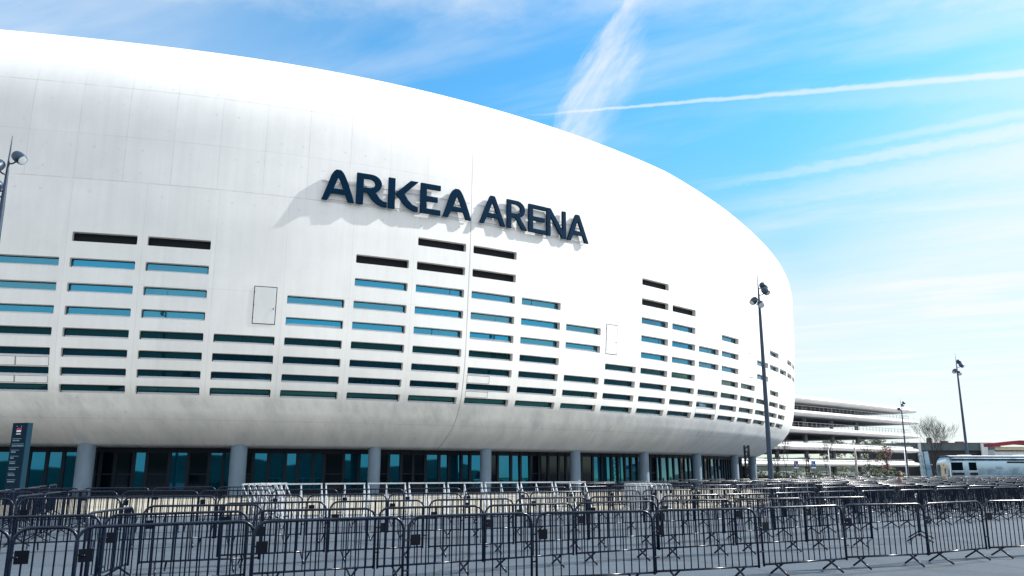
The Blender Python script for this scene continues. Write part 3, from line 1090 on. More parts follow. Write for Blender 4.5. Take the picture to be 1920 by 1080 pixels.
# ------------------------------------------------------------------ aluminium stage barriers
def make_stage(label):
    t = thing('stage_barrier', label, 'barrier', group='pale stage barriers in a line before the columns')
    b = MB()
    b.box((0, 0, 1.17), (1.46, .07, .05))
    b.build('top_rail', M_GALV, t)
    for x in (-.70, -.02, .70):
        b = MB()
        b.tube([(x, 0, 1.15), (x, .02, .02)], .026, 6)
        b.tube([(x, 0, 1.13), (x - .02, -.62, .03)], .022, 6)
        b.build('post', M_GALV, t)
    b = MB()
    b.box((0, .0, .62), (1.36, .02, .03))
    b.box((0, -.31, .03), (1.42, .62, .02))
    b.build('step_plate', M_GALV, t)
    return t


SP = make_stage('x')
p0, p1 = Vector((-8.15, 28.9)), Vector((3.4, 34.4))
dv = (p1 - p0).normalized()
ns = int((p1 - p0).length / 1.56)
for i in range(ns):
    m = p0 + dv * (1.56 * i + .78)
    lab = 'pale grey stage barrier, %s from the left in the line before the columns' % ORD[i + 1]
    rz = math.atan2(dv.y, dv.x)
    if i == 0:
        SP.location, SP.rotation_euler, SP['label'] = (m.x, m.y, 0), (0, 0, rz), lab
    else:
        dup(SP, (m.x, m.y, 0), rz, lab)
for i in range(5):
    m = p0 - dv * (.15 + .20 * i)
    o = dup(SP, (m.x - .1, m.y + .55, 0), R(78), 'pale grey stage barrier, %s from the right in the stack turned sideways' % ORD[i + 1])
    o['group'] = 'stage barriers stacked sideways at the end of the line'


# ------------------------------------------------------------------ lamp posts
def make_lamp(label, H=13.5):
    t = thing('lamp_post', label, 'lamp post', group='tall lamp posts with four spotlights')
    b = MB()
    b.tube([(0, 0, 0), (0, 0, .25), (0, 0, H * .5), (0, 0, H * .80), (0, 0, H * .90), (0, 0, H)], [.175, .155, .12, .088, .05, .008], 12)
    b.build('pole', M_POST, t, smooth=True)
    b = MB()
    b.lathe([(.24, 0), (.24, .03), (.17, .05), (.17, .32), (.155, .34)], n=14)
    b.build('base', M_POST, t)
    spec = [(H * .925, 20, 35), (H * .893, -60, 42), (H * .850, 200, 40), (H * .832, 250, 30)]
    for z, az, tilt in spec:
        a, ti = R(az), R(tilt)
        out = Vector((math.cos(a), math.sin(a), 0))
        d = Vector((math.cos(a) * math.cos(ti), math.sin(a) * math.cos(ti), -math.sin(ti)))
        c = Vector((0, 0, z)) + out * .46 + Vector((0, 0, .12))
        b = MB()
        b.lathe([(.0, -.26), (.11, -.25), (.175, -.18), (.205, -.05), (.20, .10), (.18, .24), (.158, .26)], c, d, 14)
        h = b.build('spotlight', M_POST, t, smooth=True)
        b = MB()
        b.lathe([(.158, .255), (.10, .262), (.0, .264)], c, d, 14)
        b.build('lens', M_LENS, h)
        b = MB()
        b.tube([(0, 0, z - .08), Vector((0, 0, z - .08)) + out * .22, c - d * .05 - Vector((0, 0, .16))], .028, 6)
        b.build('arm', M_POST, h)
    return t


def lamp_xy(px, depth):
    p = at(px, 872, depth)
    return (p.x, p.y, 0)


lamp = make_lamp('dark lamp post in front of the right end of the arena')
lamp.location = lamp_xy(1444, 47.5)
lamp.rotation_euler = (0, 0, R(12))
dup(lamp, lamp_xy(1816, 83), R(10), 'dark lamp post in front of the silver trailer')
dup(lamp, lamp_xy(1701, 137), R(-24), 'slim distant lamp post before the parking decks and bare tree')
dup(lamp, lamp_xy(-68, 27.2), R(-38), 'lamp post at the left edge with only its spotlights in view')

# ------------------------------------------------------------------ totem
tp = at(10, 940, 39)
totem = thing('totem_sign', 'tall dark navy information totem standing at far left', 'sign', (tp.x + .35, tp.y, 0), R(-22))
b = MB()
b.box((0, 0, 1.90), (.98, .30, 3.80))
b.build('slab', M_TOTEM, totem)
b = MB()
b.box((.497, 0, 1.90), (.012, .26, 3.76))
b.build('edge_trim', M_TOTEMS, totem)
b = MB()
yy = -.152
def bar(x0, x1, z0, z1, mi):
    z0, z1 = z0 - .33, z1 - .33
    b.face([(x0, yy - .001, z0), (x1, yy - .001, z0), (x1, yy - .001, z1), (x0, yy - .001, z1)], mi)
for i in range(6):
    bar(-.18 + .055 * i, -.14 + .055 * i, 3.82 - .02 * (i % 2), 3.88 + .015 * (i % 3), 0)
for x0, x1 in ((-.2, -.16), (.08, .13)):
    bar(x0, x1, 3.96, 3.98, 1)
for i in range(5):
    bar(-.17 + .06 * i, -.12 + .06 * i, 3.70, 3.785, 1)
bar(-.18, .12, 3.59, 3.625, 1)
b.build('logo', [M_PINK, M_SWHITE], totem)
b = MB()
rnd = random.Random(4)
for k, z in enumerate((3.38, 3.13, 2.84, 2.56, 2.32, 2.04, 1.77, 1.47)):
    bar(-.40, -.40 + (.62, .82, .56, .58, .42, .7, .42, .58)[k], z, z + .016, 0)
    x = -.36
    for _ in range((8, 13, 5, 4, 6, 7, 8, 8)[k]):
        w_ = rnd.uniform(.025, .055)
        bar(x, x + w_, z - .11, z - .05, 0)
        x += w_ + .022
b.build('directory_text', M_SIGNTXT, totem)
b = MB()
for k in range(5):
    bar(-.40, -.40 + rnd.uniform(.4, .75), 1.02 - .055 * k, 1.04 - .055 * k, 0)
b.build('footer_text', M_SIGNTXT, totem)

# ------------------------------------------------------------------ parking decks
deck = thing('parking_building', 'open multi-storey car park with white rounded decks behind the arena', 'car park', (70, 175, 0))
DP = Vector((70, 175, 0))


def deck_plan(blunt):
    A = [(28, 131), (40, 140), (52.7, 150), (64, 159.8), (76, 170.3), (85, 178.5)]
    if blunt:
        T = [(90.5, 183.2), (92.9, 186.2), (93.0, 188.6), (91, 191.0), (87, 194)]
    else:
        T = [(90, 182.8), (93.2, 185.6), (91.6, 187.6), (87, 192)]
    B = [(80, 199), (64, 215), (44, 224), (14, 214)]
    return A + T + B


def inset(poly, d):
    n = len(poly)
    out = []
    for i in range(n):
        p0, p1, p2 = Vector(poly[i - 1]), Vector(poly[i]), Vector(poly[(i + 1) % n])
        e1, e2 = (p1 - p0).normalized(), (p2 - p1).normalized()
        n1, n2 = Vector((-e1.y, e1.x)), Vector((-e2.y, e2.x))
        m = (n1 + n2)
        m = m / max(.55, m.length_squared / 2)
        out.append(p1 + m * d)
    return out


LEV = [(2.05, 3.0, True), (5.15, 6.1, True), (8.3, 9.3, False), (11.45, 12.45, False), (14.0, 15.2, False)]
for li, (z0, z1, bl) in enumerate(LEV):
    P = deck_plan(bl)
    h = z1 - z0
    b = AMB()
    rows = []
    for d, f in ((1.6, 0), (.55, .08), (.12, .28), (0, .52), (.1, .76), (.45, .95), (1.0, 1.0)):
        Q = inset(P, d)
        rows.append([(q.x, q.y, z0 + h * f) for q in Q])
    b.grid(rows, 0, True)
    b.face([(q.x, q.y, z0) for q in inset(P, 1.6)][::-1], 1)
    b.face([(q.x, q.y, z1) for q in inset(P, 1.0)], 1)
    b.build('deck', [M_SLAB, M_SLAB if li == 4 else M_SOFF], deck, origin=DP)  # roof underside takes the pale slab colour, painting in bounced light
    if li < 4:
        b = AMB()
        Q = inset(P, 1.5)[:9]
        top = 1.0 if li >= 2 else .55
        for i in range(len(Q) - 1):
            L_ = (Q[i + 1] - Q[i]).length
            n = max(1, int(L_ / 1.5))
            for k in range(n):
                p = Q[i].lerp(Q[i + 1], k / n)
                b.tube([(p.x, p.y, z1 - .02), (p.x, p.y, z1 + top)], .045, 4, cap=False)
        b.tube([(q.x, q.y, z1 + top) for q in Q], .04, 5)
        b.tube([(q.x, q.y, z1 + top * .5) for q in Q], .02, 4)
        b.build('railing', M_ROD, deck, origin=DP)
        if li < 2:
            b = AMB()
            Q2 = inset(P, 1.15)[:9]
            rows = [[(q.x, q.y, z1 + .12) for q in Q2], [(q.x, q.y, z1 + .32) for q in Q2], [(q.x + .1, q.y + .1, z1 + .32) for q in Q2], [(q.x + .1, q.y + .1, z1 + .12) for q in Q2], [(q.x, q.y, z1 + .12) for q in Q2]]
            b.grid(rows)
            b.build('parapet_rail', M_SLAB, deck, origin=DP)
        for fx in (.30, .42, .55, .68, .81):
            Q3 = inset(P, 5.0)
            i = int(fx * 5)
            p = Vector((28, 131)).lerp(Vector((90, 182)), fx) + Vector((-3.2, 4.2))
            ztop = LEV[li + 1][0] + .05
            b = AMB()
            b.lathe([(.42, 0), (.42, ztop - z1 + .1)], (p.x, p.y, z1 - .05), n=12)
            b.build('column', M_SOFF, deck, smooth=True, origin=DP)
b = AMB()
for fx in (.30, .42, .55, .68, .81):
    p = Vector((28, 131)).lerp(Vector((90, 182)), fx) + Vector((-3.2, 4.2))
    b.lathe([(.42, 0), (.42, 2.2)], (p.x, p.y, 0), n=12)
b.build('ground_columns', M_SOFF, deck, smooth=True, origin=DP)
b = AMB()
b.box((42, 190, 5.65), (40, 8, 11.3), R(41))
b.build('service_core', M_CORE, deck, origin=DP)

# ------------------------------------------------------------------ trees and shrubs
def branch(b, p, d, L, r, depth, rnd, spread, twig):
    n = 3
    pts, rs = [p], [r]
    q = p.copy()
    dd = d.copy()
    for i in range(n):
        dd = (dd + Vector((rnd.uniform(-.12, .12), rnd.uniform(-.12, .12), .05))).normalized()
        q = q + dd * L / n
        pts.append(q.copy())
        rs.append(r * (1 - .4 * (i + 1) / n))
    b.tube(pts, rs, 5 if depth > 1 else 3, cap=False)
    if depth == 0:
        return
    k = 3
    for i in range(k):
        a = rnd.uniform(0, 2 * math.pi)
        sp = rnd.uniform(.5, 1.0) * spread
        o = dd.orthogonal().normalized()
        o = Matrix.Rotation(a, 3, dd) @ o
        nd = (dd * math.cos(sp) + o * math.sin(sp) + Vector((0, 0, .12))).normalized()
        start = pts[-1] if i == 0 else pts[rnd.choice((2, 3))]
        branch(b, start, nd, L * rnd.uniform(.72, .95), max(rs[-1] * .66, twig), depth - 1, rnd, spread, twig)


def bare_tree(name, label, loc, H, seed, depth=5, spread=.55, twig=.012, r0=None, trunk_share=.25, group=None, m=None):
    rnd = random.Random(seed)
    t = thing(name, label, 'tree', loc, 0, group)
    r0 = r0 or H * .022
    b = MB()
    hT = H * trunk_share
    b.tube([(0, 0, -.02), (.02, 0, hT * .5), (0, .02, hT)], [r0 * 1.25, r0, r0 * .9], 8)
    b.build('trunk', M_BARK, t, smooth=True)
    b = MB()
    for i in range(4):
        a = i * 1.57 + rnd.uniform(-.4, .4)
        tilt = rnd.uniform(.15, .6) * spread * 1.4
        d = Vector((math.cos(a) * math.sin(tilt), math.sin(a) * math.sin(tilt), math.cos(tilt)))
        branch(b, Vector((0, .01, hT - .05)), d, H * .28, r0 * .62, depth - 1, rnd, spread, twig)
    b.build('crown', m or M_TWIG, t)
    return t


def leaf_blob(b, c, rx, rz, n, size, rnd, mi=0):
    for _ in range(n):
        u = Vector((rnd.gauss(0, 1), rnd.gauss(0, 1), rnd.gauss(0, 1))).normalized() * rnd.uniform(.45, 1.0)
        p = Vector(c) + Vector((u.x * rx, u.y * rx, u.z * rz))
        a = Vector((rnd.gauss(0, 1), rnd.gauss(0, 1), rnd.gauss(0, 1))).normalized() * size * rnd.uniform(.6, 1.3)
        e = a.orthogonal().normalized() * size * rnd.uniform(.4, .9)
        b.face([p - a, p + e, p + a, p - e], mi)


def leafy(name, label, cat, loc, H, W, seed, mats, group=None, trunk=.3, n=420, size=.22):
    rnd = random.Random(seed)
    t = thing(name, label, cat, loc, 0, group)
    b = MB()
    b.tube([(0, 0, -.02), (.03, .02, H * trunk), (0, .05, H * .75)], [H * .03, H * .022, H * .008], 7)
    for i in range(5):
        a = i * 1.3
        b.tube([(0, .02, H * (trunk + .05 * i)), (math.cos(a) * W * .3, math.sin(a) * W * .3, H * (trunk + .2 + .07 * i))], [H * .012, H * .004], 5)
    b.build('trunk', M_BARK, t)
    b = MB()
    for k in range(11):
        f = rnd.uniform(0, 1)
        rr = W * .5 * math.sqrt(max(.08, 1 - (2 * f - 1) ** 2)) * rnd.uniform(.3, .8)
        a = rnd.uniform(0, 6.28)
        z = H * (trunk * .7 + (1 - trunk * .7) * (.12 + .78 * f))
        leaf_blob(b, (math.cos(a) * rr, math.sin(a) * rr, z), W * rnd.uniform(.16, .27), H * rnd.uniform(.08, .15), n // 11, size, rnd, k % len(mats))
    b.build('crown', mats, t)
    return t


p = at(1755, 880, 150)
bare_tree('bare_tree', 'large bare deciduous tree rising behind the dark low building', (p.x, p.y, 0), 8.4, 12, 6, .55, .012, .24, .18)
TG = 'young bare trees in front of the car park'
for px, dep, H_, sd, lab in ((1474, 112, 4.9, 3, 'young bare tree beside the right edge of the arena bowl'),
                             (1456, 108, 3.0, 8, 'thin bare sapling right of the foremost lamp post'),
                             (1517, 118, 3.0, 9, 'thin bare sapling between the two blue signs'),
                             (1549, 120, 4.6, 5, 'young bare tree left of the white street lamp'),
                             (1630, 122, 4.3, 6, 'young bare tree right of the pale wooden trunk'),
                             (1664, 125, 3.8, 7, 'young bare tree by the red-brown tree')):
    p = at(px, 880, dep)
    bare_tree('young_tree', lab, (p.x, p.y, 0), H_, sd, 4, .5, .012, .06, .38, TG)
p = at(1664, 880, 135)
leafy('red_leaved_tree', 'small red-brown leaved tree before the lowest parking deck', 'tree', (p.x, p.y, 0), 5.6, 3.4, 31, [M_LEAFR, M_LEAFR, M_LEAF2], None, .35, 500, .16)
for i, (px, dep, H_, W_, lab) in enumerate(((1560, 225, 10.5, 9, 'leafy green tree seen behind the parking columns, left of centre'),
                                           (1612, 235, 11.5, 10, 'leafy olive tree seen behind the middle of the parking decks'),
                                           (1650, 228, 10.5, 9, 'leafy tree seen behind the right parking columns'),
                                           (1690, 245, 10.0, 10, 'pale olive tree beyond the pointed end of the decks'))):
    p = at(px, 880, dep)
    leafy('background_tree', lab, 'tree', (p.x, p.y, 0), H_, W_, 50 + i, [M_LEAF, M_LEAF2], 'trees beyond the car park', .25, 700, .4)
SG = 'shrubs under the parking decks'
for i, (px, W_, H_, lab) in enumerate(((1420, 3.2, 1.5, 'low dark shrub just left of the foremost lamp post'), (1458, 3.0, 1.4, 'low shrub between the lamp post and the young tree'),
                                      (1488, 3.4, 1.5, 'low shrub under the violet and blue sign'), (1513, 3.6, 1.8, 'dark shrub between the two blue signs'),
                                      (1540, 3.4, 1.5, 'low shrub right of the plain blue sign'), (1582, 4.2, 2.3, 'bright green shrub left of the pale wooden trunk'),
                                      (1625, 4.4, 2.4, 'broad dark shrub right of the pale wooden trunk'), (1652, 3.4, 1.7, 'low shrub left of the red-brown tree'),
                                      (1678, 3.4, 1.9, 'dark shrub behind the pedestrian'))):
    p = at(px, 880, 126 + (i % 3) * 3)
    leafy('shrub', lab, 'shrub', (p.x, p.y, 0), H_, W_, 80 + i, [M_LEAF2, M_LEAF] if i == 5 else [M_LEAF, M_LEAF, M_LEAF2], SG, .1, 420, .15)

# pale trunk with cross stake
p = at(1606, 880, 100)
st = thing('staked_trunk', 'pale upright wooden trunk with a cross stake before the decks', 'tree trunk', (p.x, p.y, 0))
b = MB()
b.tube([(0, 0, -.02), (-.02, 0, 1.6), (.03, 0, 3.0), (-.02, 0, 4.25)], [.17, .15, .13, .10], 9)
b.build('trunk', M_WOOD, st, smooth=True)
b = MB()
b.box((0, -.16, 1.25), (.62, .05, .07))
b.box((-.3, -.16, .62), (.05, .05, 1.3))
b.box((.3, -.16, .62), (.05, .05, 1.3))
b.build('stake', M_WOOD, st)


# ------------------------------------------------------------------ small street furniture by the car park
def make_street_lamp(label):
    t = thing('street_lamp', label, 'street lamp', group='slim white street lamps by the car park')
    b = MB()
    b.tube([(0, 0, 0), (0, 0, 2), (0, 0, 4.05)], [.075, .06, .045], 8)
    b.build('pole', M_SWHITE, t, smooth=True)
    b = MB()
    b.box((-.45, 0, 4.08), (1.0, .10, .06))
    b.build('lamp_head', M_SWHITE, t)
    return t


p = at(1556, 880, 103)
sl = make_street_lamp('slim white street lamp between the blue signs and pale trunk')
sl.location = (p.x, p.y, 0)
p = at(1699, 880, 106)
dup(sl, (p.x, p.y, 0), R(20), 'slim white street lamp beside the distant dark lamp post')


def parking_sign(px, dep, label, m, pict):
    p = at(px, 880, dep)
    t = thing('road_sign', label, 'sign', (p.x, p.y, 0), R(-20), 'blue signs on posts by the car park')
    b = MB()
    b.tube([(0, 0, 0), (0, 0, 2.55)], .035, 8)
    b.build('post', M_POST, t)
    b = MB()
    b.box((0, -.05, 2.25), (.50, .03, .62))
    b.build('panel', m, t)
    b = MB()
    for x, z, w_, h_ in pict:
        b.box((x, -.068, 2.25 + z), (w_, .006, h_))
    b.build('pictogram', M_SWHITE, t)
    b = MB()
    b.box((0, -.05, 1.80), (.52, .03, .18))
    b.build('subplate', M_SWHITE, t)


parking_sign(1493.5, 100, 'violet and blue road sign with white figures, left one', M_PURP, ((-.10, .14, .10, .12), (-.10, -.02, .06, .2), (.10, .0, .10, .1), (.10, -.14, .18, .08), (.03, -.2, .06, .1)))
parking_sign(1526, 102, 'plain blue road sign with white figure, right one', M_BLUE, ((-.07, .02, .06, .34), (.0, -.12, .16, .06), (.08, -.06, .07, .07)))


def bollard(label):
    t = thing('bollard', label, 'bollard', group='small pale bollards before the car park')
    b = MB()
    b.tube([(0, 0, 0), (0, 0, .78)], .06, 8)
    b.build('post', M_POST, t)
    b = MB()
    b.lathe([(.065, .78), (.075, .82), (.075, .93), (.05, .97), (.0, .98)], n=8)
    b.build('cap', M_SWHITE, t)
    return t


BO = None
for i, px in enumerate((1481, 1497, 1504, 1523, 1529, 1564, 1586, 1609, 1632, 1652)):
    p = at(px, 880, 84)
    lab = 'small bollard with white cap, %s from the left before the car park' % ORD[i + 1]
    if BO is None:
        BO = bollard(lab)
        BO.location = (p.x, p.y, 0)
    else:
        dup(BO, (p.x, p.y, 0), 0, lab)


# ------------------------------------------------------------------ trusses
def truss(name, label, loc, H, w, m, group=None, rz=0.0, lean=0.0, r=.03):
    t = thing(name, label, 'truss', loc, rz, group)
    b = MB()
    for x in (-w / 2, w / 2):
        for y in (-w / 2, w / 2):
            b.tube([(x, y, 0), (x + lean, y, H)], r, 6)
    b.build('chords', m, t)
    b = MB()
    n = int(H / w)
    for i in range(n):
        z0, z1 = H * i / n, H * (i + 1) / n
        s_ = 1 if i % 2 else -1
        for y in (-w / 2, w / 2):
            b.tube([(-s_ * w / 2 + lean * i / n, y, z0), (s_ * w / 2 + lean * (i + 1) / n, y, z1)], r * .55, 4)
        b.tube([(-w / 2, -s_ * w / 2, z0), (-w / 2, s_ * w / 2, z1)], r * .55, 4)
    b.build('lacing', m, t)
    b = MB()
    b.box((0, 0, .02), (w * 1.8, w * 1.8, .04))
    b.build('base_plate', m, t)
    return t


p = at(1402, 880, 74)
truss('truss_mast', 'black lattice truss mast standing against the arena bowl', (p.x, p.y, 0), 3.75, .36, M_DARK, r=.05)
TR = 'trusses at the edge of the plaza'
p = at(1731, 880, 92)
truss('stage_truss', 'grey lattice truss right beside the lowest parking deck end', (p.x, p.y, 0), 3.6, .3, M_ALU, TR, lean=-.18)
p = at(1737, 880, 93)
truss('stage_truss', 'grey lattice truss between its twin and the blue-grey panel', (p.x, p.y, 0), 3.6, .3, M_ALU, TR, lean=-.18)
p = at(1743, 880, 92)
t = thing('leaning_hoarding', 'tall blue-grey leaning panel beside the lattice trusses', 'panel', (p.x, p.y, 0))
b = MB()
b.grid([[(-.30, -.04, 0), (.34, -.04, 0), (.34, .04, 0), (-.30, .04, 0)], [(-.50, -.04, 3.6), (.0, -.04, 3.6), (.0, .04, 3.6), (-.50, .04, 3.6)]], 0, True)
b.face([(-.50, -.04, 3.6), (.0, -.04, 3.6), (.0, .04, 3.6), (-.50, .04, 3.6)])
b.build('board', M_ALU, t)
b = MB()
b.tube([(.36, 0, 0), (.02, 0, 3.62)], .04, 6)
b.tube([(-.33, 0, 0), (-.52, 0, 3.62)], .04, 6)
b.build('edge_tubes', M_DARK, t)

# ------------------------------------------------------------------ silver trailer
pl_ = at(1761, 880, 82)
tr = thing('food_trailer', 'long silver rounded trailer parked at the right edge of the plaza', 'trailer', (pl_.x + .1, pl_.y, 0), R(2))
Lt, Wt, z0, z1 = 11.5, 2.4, .5, 2.95
b = MB()
xs = [0, .03, .10, .22, .42, .7, 1.1, 2, 4, 6, 8, 10, Lt - 1.1, Lt - .7, Lt - .42, Lt - .22, Lt - .1, Lt - .03, Lt]
rows = []
for x in xs:
    e = min(x, Lt - x)
    f = 1 if e > 1.1 else math.sqrt(max(0, 1 - ((1.1 - e) / 1.1) ** 2)) * .55 + .45
    f2 = 1 if e > 1.1 else math.sqrt(max(0, 1 - ((1.1 - e) / 1.1) ** 2)) * .62 + .38
    ring = []
    for k in range(28):
        a = 2 * math.pi * k / 28
        ca, sa = math.cos(a), math.sin(a)
        yy_ = math.copysign(abs(ca) ** .38, ca) * Wt / 2 * f
        zz = math.copysign(abs(sa) ** (.55 if sa > 0 else .35), sa)
        zc = (z0 + z1) / 2
        ring.append((x, yy_, zc + zz * (z1 - z0) / 2 * f2 + (f2 - 1) * .2))
    rows.append(ring)
b.grid(rows, 0, True)
b.face(rows[0][::-1]); b.face(rows[-1])
b.build('body', M_ALU, tr, smooth=True)
def tbox(name, x0, x1, za, zb_, m, out=.03, parent=None):
    q = MB()
    q.box(((x0 + x1) / 2, -Wt / 2 - out / 2 + .004, (za + zb_) / 2), (x1 - x0, out, zb_ - za))
    return q.build(name, m, parent or tr)
for x0, x1 in ((.50, 1.62), (2.25, 3.0)):
    wdw = tbox('window', x0, x1, 1.55, 2.33, M_GLASSD, .03)
    tbox('frame', x0 - .06, x1 + .06, 1.47, 1.53, M_SILL, .05, wdw)
    tbox('vent_slot', x0 + .04, x1 + .08, 1.10, 1.33, M_VOID, .03)
tbox('awning_roll', .35, Lt - .9, 2.56, 2.68, M_VOID, .14)
tbox('awning_flap', 6.2, Lt - .7, 2.28, 2.42, M_VOID, .10)
tbox('skirt', .5, Lt - .9, .42, .98, M_SOFF, .012)
tbox('trim_strip', 2.9, Lt - 1.0, 1.0, 1.04, M_SILL, .05)
for z in (1.72, 1.86):
    tbox('hinge_bar', 4.95, 5.6, z, z + .04, M_POST, .03)
q = MB()
q.box((.30, -Wt / 2 - .05, 1.35), (.07, .05, 1.75))
q.build('door_post', M_SWHITE, tr)
q = MB()
q.lathe([(.0, -.02), (.36, -.02), (.38, .05), (.3, .12), (.1, .15), (.0, .15)], (.10, -.62, 2.0), (-.9, -.55, 0), 20)
q.lathe([(.055, .15), (.055, .17), (0, .17)], (.10, -.62, 2.05), (-.9, -.55, 0), 10, 1)
q.box((.06, -.62, 1.15), (.62, .12, 1.3), R(-58))
q.build('cream_end_cover', [M_CREAM, M_HAIR], tr, smooth=False)
for wx in (5.2, 6.3):
    q = MB()
    q.lathe([(.0, -.1), (.22, -.1), (.36, -.06), (.37, .1), (.0, .12)], (wx, -Wt / 2 + .16, .37), (0, -1, 0), 18)
    q.build('wheel', M_PLATE, tr)
q = MB()
q.box((2.6, 0, 3.0), (1.0, .8, .14)); q.box((8.3, .2, 3.02), (.7, .7, .16))
q.build('roof_vent', M_SWHITE, tr)
q = MB()
q.grid([[(x, y, 2.93 + .07 * (1 - (y / 1.0) ** 2)) for x in (.55, .9, 4, 8, Lt - .9, Lt - .55)] for y in (-1.0, -.9, -.5, 0, .5, .9, 1.0)])
q.build('white_roof_cap', M_SWHITE, tr, smooth=True)
q = MB()
for jx in (.9, Lt - 1.2):
    q.box((jx, 0, .25), (.12, .5, .52))
q.build('jack_stand', M_DARK, tr)

# ------------------------------------------------------------------ low buildings behind
p = at(1640, 880, 196)
lb = thing('low_building', 'long dark flat-roofed building behind the trailer and bare tree', 'building', (p.x, p.y, 0), R(-4))
wl = at(1869, 880, 185).x - p.x + 6.5
q = MB(); q.box((wl / 2, 1.5, 2.95), (wl, 3, 5.9)); q.build('recessed_wall', M_WALLDD, lb)
q = MB(); q.box((wl / 2, 1.3, 6.75), (wl + .4, 3.6, 1.7)); q.build('roof_fascia', M_WALLD, lb)
q = MB(); q.box((wl / 2 + 3, 1.3, 7.66), (wl - 8, 3.7, .12)); q.build('roof_edge', M_RED, lb)
for fx, w_ in ((.86, .9), (.885, .5), (.36, .6)):
    q = MB(); q.box((wl * fx, -.9, 3.8), (w_, .5, 7.5)); q.build('pier', M_WHITE, lb)
for fx in (.30, .42, .93):
    q = MB(); q.box((wl * fx, -.25, 2.6), (2.2, .3, .18)); q.build('lintel', M_WHITE, lb)
for fx, w_, h_ in ((.48, .8, 1.2), (.60, 1.2, .5), (.72, 1.6, .35)):
    q = MB(); q.box((wl * fx, 1.6, 7.7 + h_ / 2), (w_, 1.2, h_)); q.build('roof_plant', M_WALLD, lb)

p = at(1869, 880, 172)
rb = thing('red_roofed_hall', 'white hall with a shallow red gabled roof at far right', 'building', (p.x, p.y, 0), R(-6))
q = MB()
q.box((13, 1.5, 2.8), (26, 3, 5.6)); q.build('wall', M_WHITE, rb)
q = MB()
gp = [(-.6, 6.9), (5.0, 7.5), (9, 7.3), (27, 6.0), (27, 5.3), (9, 6.5), (5.0, 6.75), (-.6, 6.2)]
q.face([(x, -.8, z) for x, z in gp]); q.face([(x, 3.2, z) for x, z in gp][::-1])
for i in range(8):
    a, c = gp[i], gp[(i + 1) % 8]
    q.face([(a[0], -.8, a[1]), (c[0], -.8, c[1]), (c[0], 3.2, c[1]), (a[0], 3.2, a[1])])
q.build('roof', M_RED, rb)
q = MB(); q.box((10, -.12, 5.85), (19.8, .2, .7)); q.build('cream_band', M_CREAM, rb)
for x in (5.9, 11.8, 17.7):
    q = MB(); q.box((x, -.1, 2.2), (.18, .15, 4.2)); q.build('downpipe', M_WALLD, rb)
q = MB(); q.box((10, -.16, 5.40), (20, .3, .18)); q.build('gutter', M_WALLDD, rb)
for x in (2.8, 8.8, 14.6):
    q = MB(); q.box((x, -.06, 2.9), (4.6, .1, .9)); q.build('window', M_GLASSD, rb)

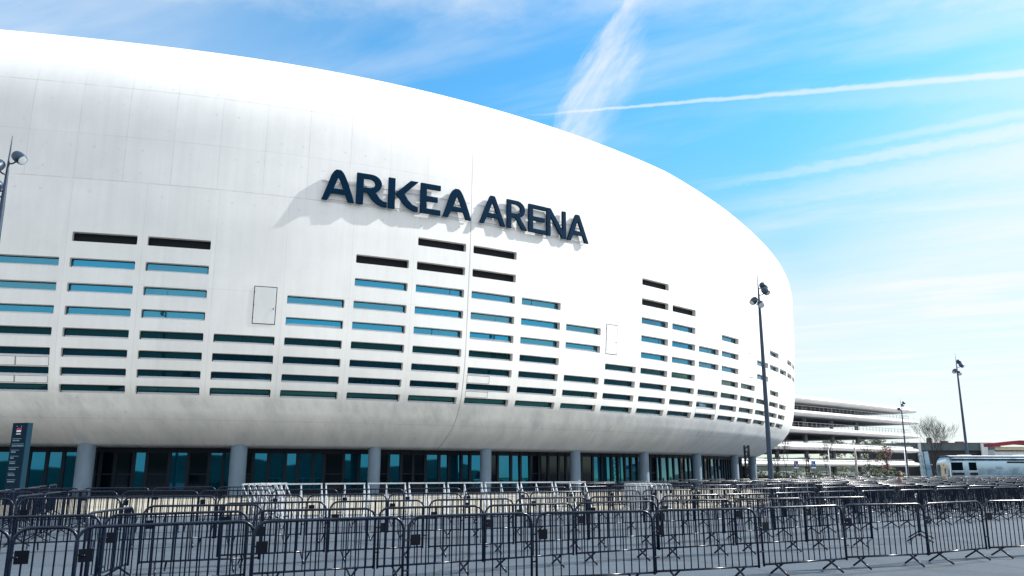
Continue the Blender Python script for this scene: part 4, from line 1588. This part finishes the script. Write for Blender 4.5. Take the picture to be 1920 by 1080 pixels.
# ------------------------------------------------------------------ the pedestrian
def person():
    p = at(1687, 900, 37)
    t = thing('person', 'person with brown hair in a dusty pink jacket walking beyond the barriers', 'person', (p.x, p.y, 0), R(-12))
    J = {'pelvis': (0, 0, .86), 'waist': (0, 0, 1.0), 'chest': (.01, 0, 1.17), 'neck0': (.01, 0, 1.32), 'neck1': (.02, 0, 1.40),
         'hL': (0, .085, .82), 'kL': (.10, .09, .46), 'aL': (.03, .09, .09), 'tL': (.16, .10, .035),
         'hR': (0, -.085, .82), 'kR': (-.02, -.09, .45), 'aR': (-.22, -.09, .11), 'tR': (-.10, -.10, .035),
         'sL': (.0, .17, 1.28), 'eL': (-.09, .22, 1.03), 'wL': (.02, .23, .81),
         'sR': (.0, -.17, 1.28), 'eR': (.02, -.22, 1.02), 'wR': (.18, -.21, .86)}
    rad = {'pelvis': .125, 'waist': .115, 'chest': .13, 'neck0': .07, 'neck1': .055, 'hL': .085, 'kL': .058, 'aL': .042, 'tL': .035, 'hR': .085, 'kR': .058, 'aR': .042, 'tR': .035,
           'sL': .065, 'eL': .045, 'wL': .032, 'sR': .065, 'eR': .045, 'wR': .032}
    E = [('pelvis', 'waist'), ('waist', 'chest'), ('chest', 'neck0'), ('neck0', 'neck1'), ('pelvis', 'hL'), ('hL', 'kL'), ('kL', 'aL'), ('aL', 'tL'), ('pelvis', 'hR'), ('hR', 'kR'), ('kR', 'aR'), ('aR', 'tR'),
         ('chest', 'sL'), ('sL', 'eL'), ('eL', 'wL'), ('chest', 'sR'), ('sR', 'eR'), ('eR', 'wR')]
    # hands: palm and five fingers on each wrist
    for s_ in ('L', 'R'):
        w = Vector(J['w' + s_]); e = Vector(J['e' + s_])
        d = (w - e).normalized()
        J['p' + s_] = tuple(w + d * .06); rad['p' + s_] = .028
        E.append(('w' + s_, 'p' + s_))
        for k in range(5):
            o = Vector((.018 * (k - 1.5), 0, 0)) if k < 4 else Vector((.04, 0, 0))
            ln = (.06, .075, .07, .055, .035)[k]
            base = w + d * (.085 if k < 4 else .045) + o
            J['f%d%s' % (k, s_)] = tuple(base); rad['f%d%s' % (k, s_)] = .009
            J['g%d%s' % (k, s_)] = tuple(base + d * ln + Vector((.012, 0, 0))); rad['g%d%s' % (k, s_)] = .008
            E += [('p' + s_, 'f%d%s' % (k, s_)), ('f%d%s' % (k, s_), 'g%d%s' % (k, s_))]
    names = list(J)
    me = bpy.data.meshes.new('body')
    me.from_pydata([J[n] for n in names], [(names.index(a), names.index(b_)) for a, b_ in E], [])
    ob = bpy.data.objects.new('body', me)
    COL.objects.link(ob)
    sk = ob.modifiers.new('skin', 'SKIN')
    for i, n in enumerate(names):
        v = me.skin_vertices[0].data[i]
        v.radius = (rad[n], rad[n])
        v.use_root = (n == 'pelvis')
    sb = ob.modifiers.new('sub', 'SUBSURF'); sb.levels = 1; sb.render_levels = 1
    dg = bpy.context.evaluated_depsgraph_get()
    dg.update()
    m2 = bpy.data.meshes.new_from_object(ob.evaluated_get(dg))
    bpy.data.objects.remove(ob)
    # head added to the same surface mesh
    h = MB()
    c = Vector((.03, 0, 1.50))
    rows = []
    for i in range(13):
        th = math.pi * i / 12
        ring = []
        for k in range(18):
            a = 2 * math.pi * k / 18
            x, y, z = math.sin(th) * math.cos(a), math.sin(th) * math.sin(a), math.cos(th)
            X, Y, Z = .098 * x, .075 * y * (1 - .22 * max(0, -z)), .118 * z
            if x > .8 and abs(y) < .3 and -.35 < z < .1:
                X += .022
            if x > .7 and z < -.55:
                X += .008
            ring.append(c + Vector((X, Y, Z)))
        rows.append(ring)
    h.grid(rows, 0, True)
    for s_ in (-1, 1):
        h.lathe([(.0, 0), (.022, .0), (.028, .012), (.012, .02), (0, .02)], c + Vector((-.005, .074 * s_, -.01)), (0, s_, 0), 8)
        h.lathe([(0, 0), (.010, 0), (.008, .006), (0, .008)], c + Vector((.086, .028 * s_, .012)), (1, 0, 0), 8, 1)
    h.box(c + Vector((.088, 0, -.058)), (.014, .04, .008), 0, 2)
    m2.materials.clear()
    for m in (M_COAT, M_JEAN, M_SHOE, M_SKIN):
        m2.materials.append(m)
    idx = []
    for pl2 in m2.polygons:
        z = pl2.center.z
        y = abs(pl2.center.y)
        i = 0
        if z < .80 and y < .19:
            i = 1
        if z < .075:
            i = 2
        if z > 1.37 or (y > .17 and z < .87):
            i = 3
        idx.append(i)
    m2.polygons.foreach_set('material_index', idx)
    m2.polygons.foreach_set('use_smooth', [True] * len(m2.polygons))
    V = [tuple(v.co) for v in m2.vertices]
    F = [tuple(f.vertices) for f in m2.polygons]
    bb = MB()
    bb.v, bb.f, bb.mi = V, F, list(idx)
    off = len(bb.v)
    bb.v += h.v
    bb.f += [tuple(i + off for i in f) for f in h.f]
    bb.mi += [{0: 3, 1: 4, 2: 5}[m] for m in h.mi]
    bb.build('body', [M_COAT, M_JEAN, M_SHOE, M_SKIN, M_EYE, M_COAT], t, smooth=True)
    hr = MB()
    rows = []
    for i in range(11):
        th = math.pi * .80 * i / 10
        ring = []
        for k in range(18):
            a = 2 * math.pi * k / 18
            x, y, z = math.sin(th) * math.cos(a), math.sin(th) * math.sin(a), math.cos(th)
            lift = 1.0
            if x > .35 and z < .45:
                lift = .80
            ring.append(c + Vector((.107 * x * lift - .012, .087 * y * lift, .128 * z)))
        rows.append(ring)
    hr.grid(rows, 0, True)
    hr.build('hair', M_HAIR, t, smooth=True)


person()
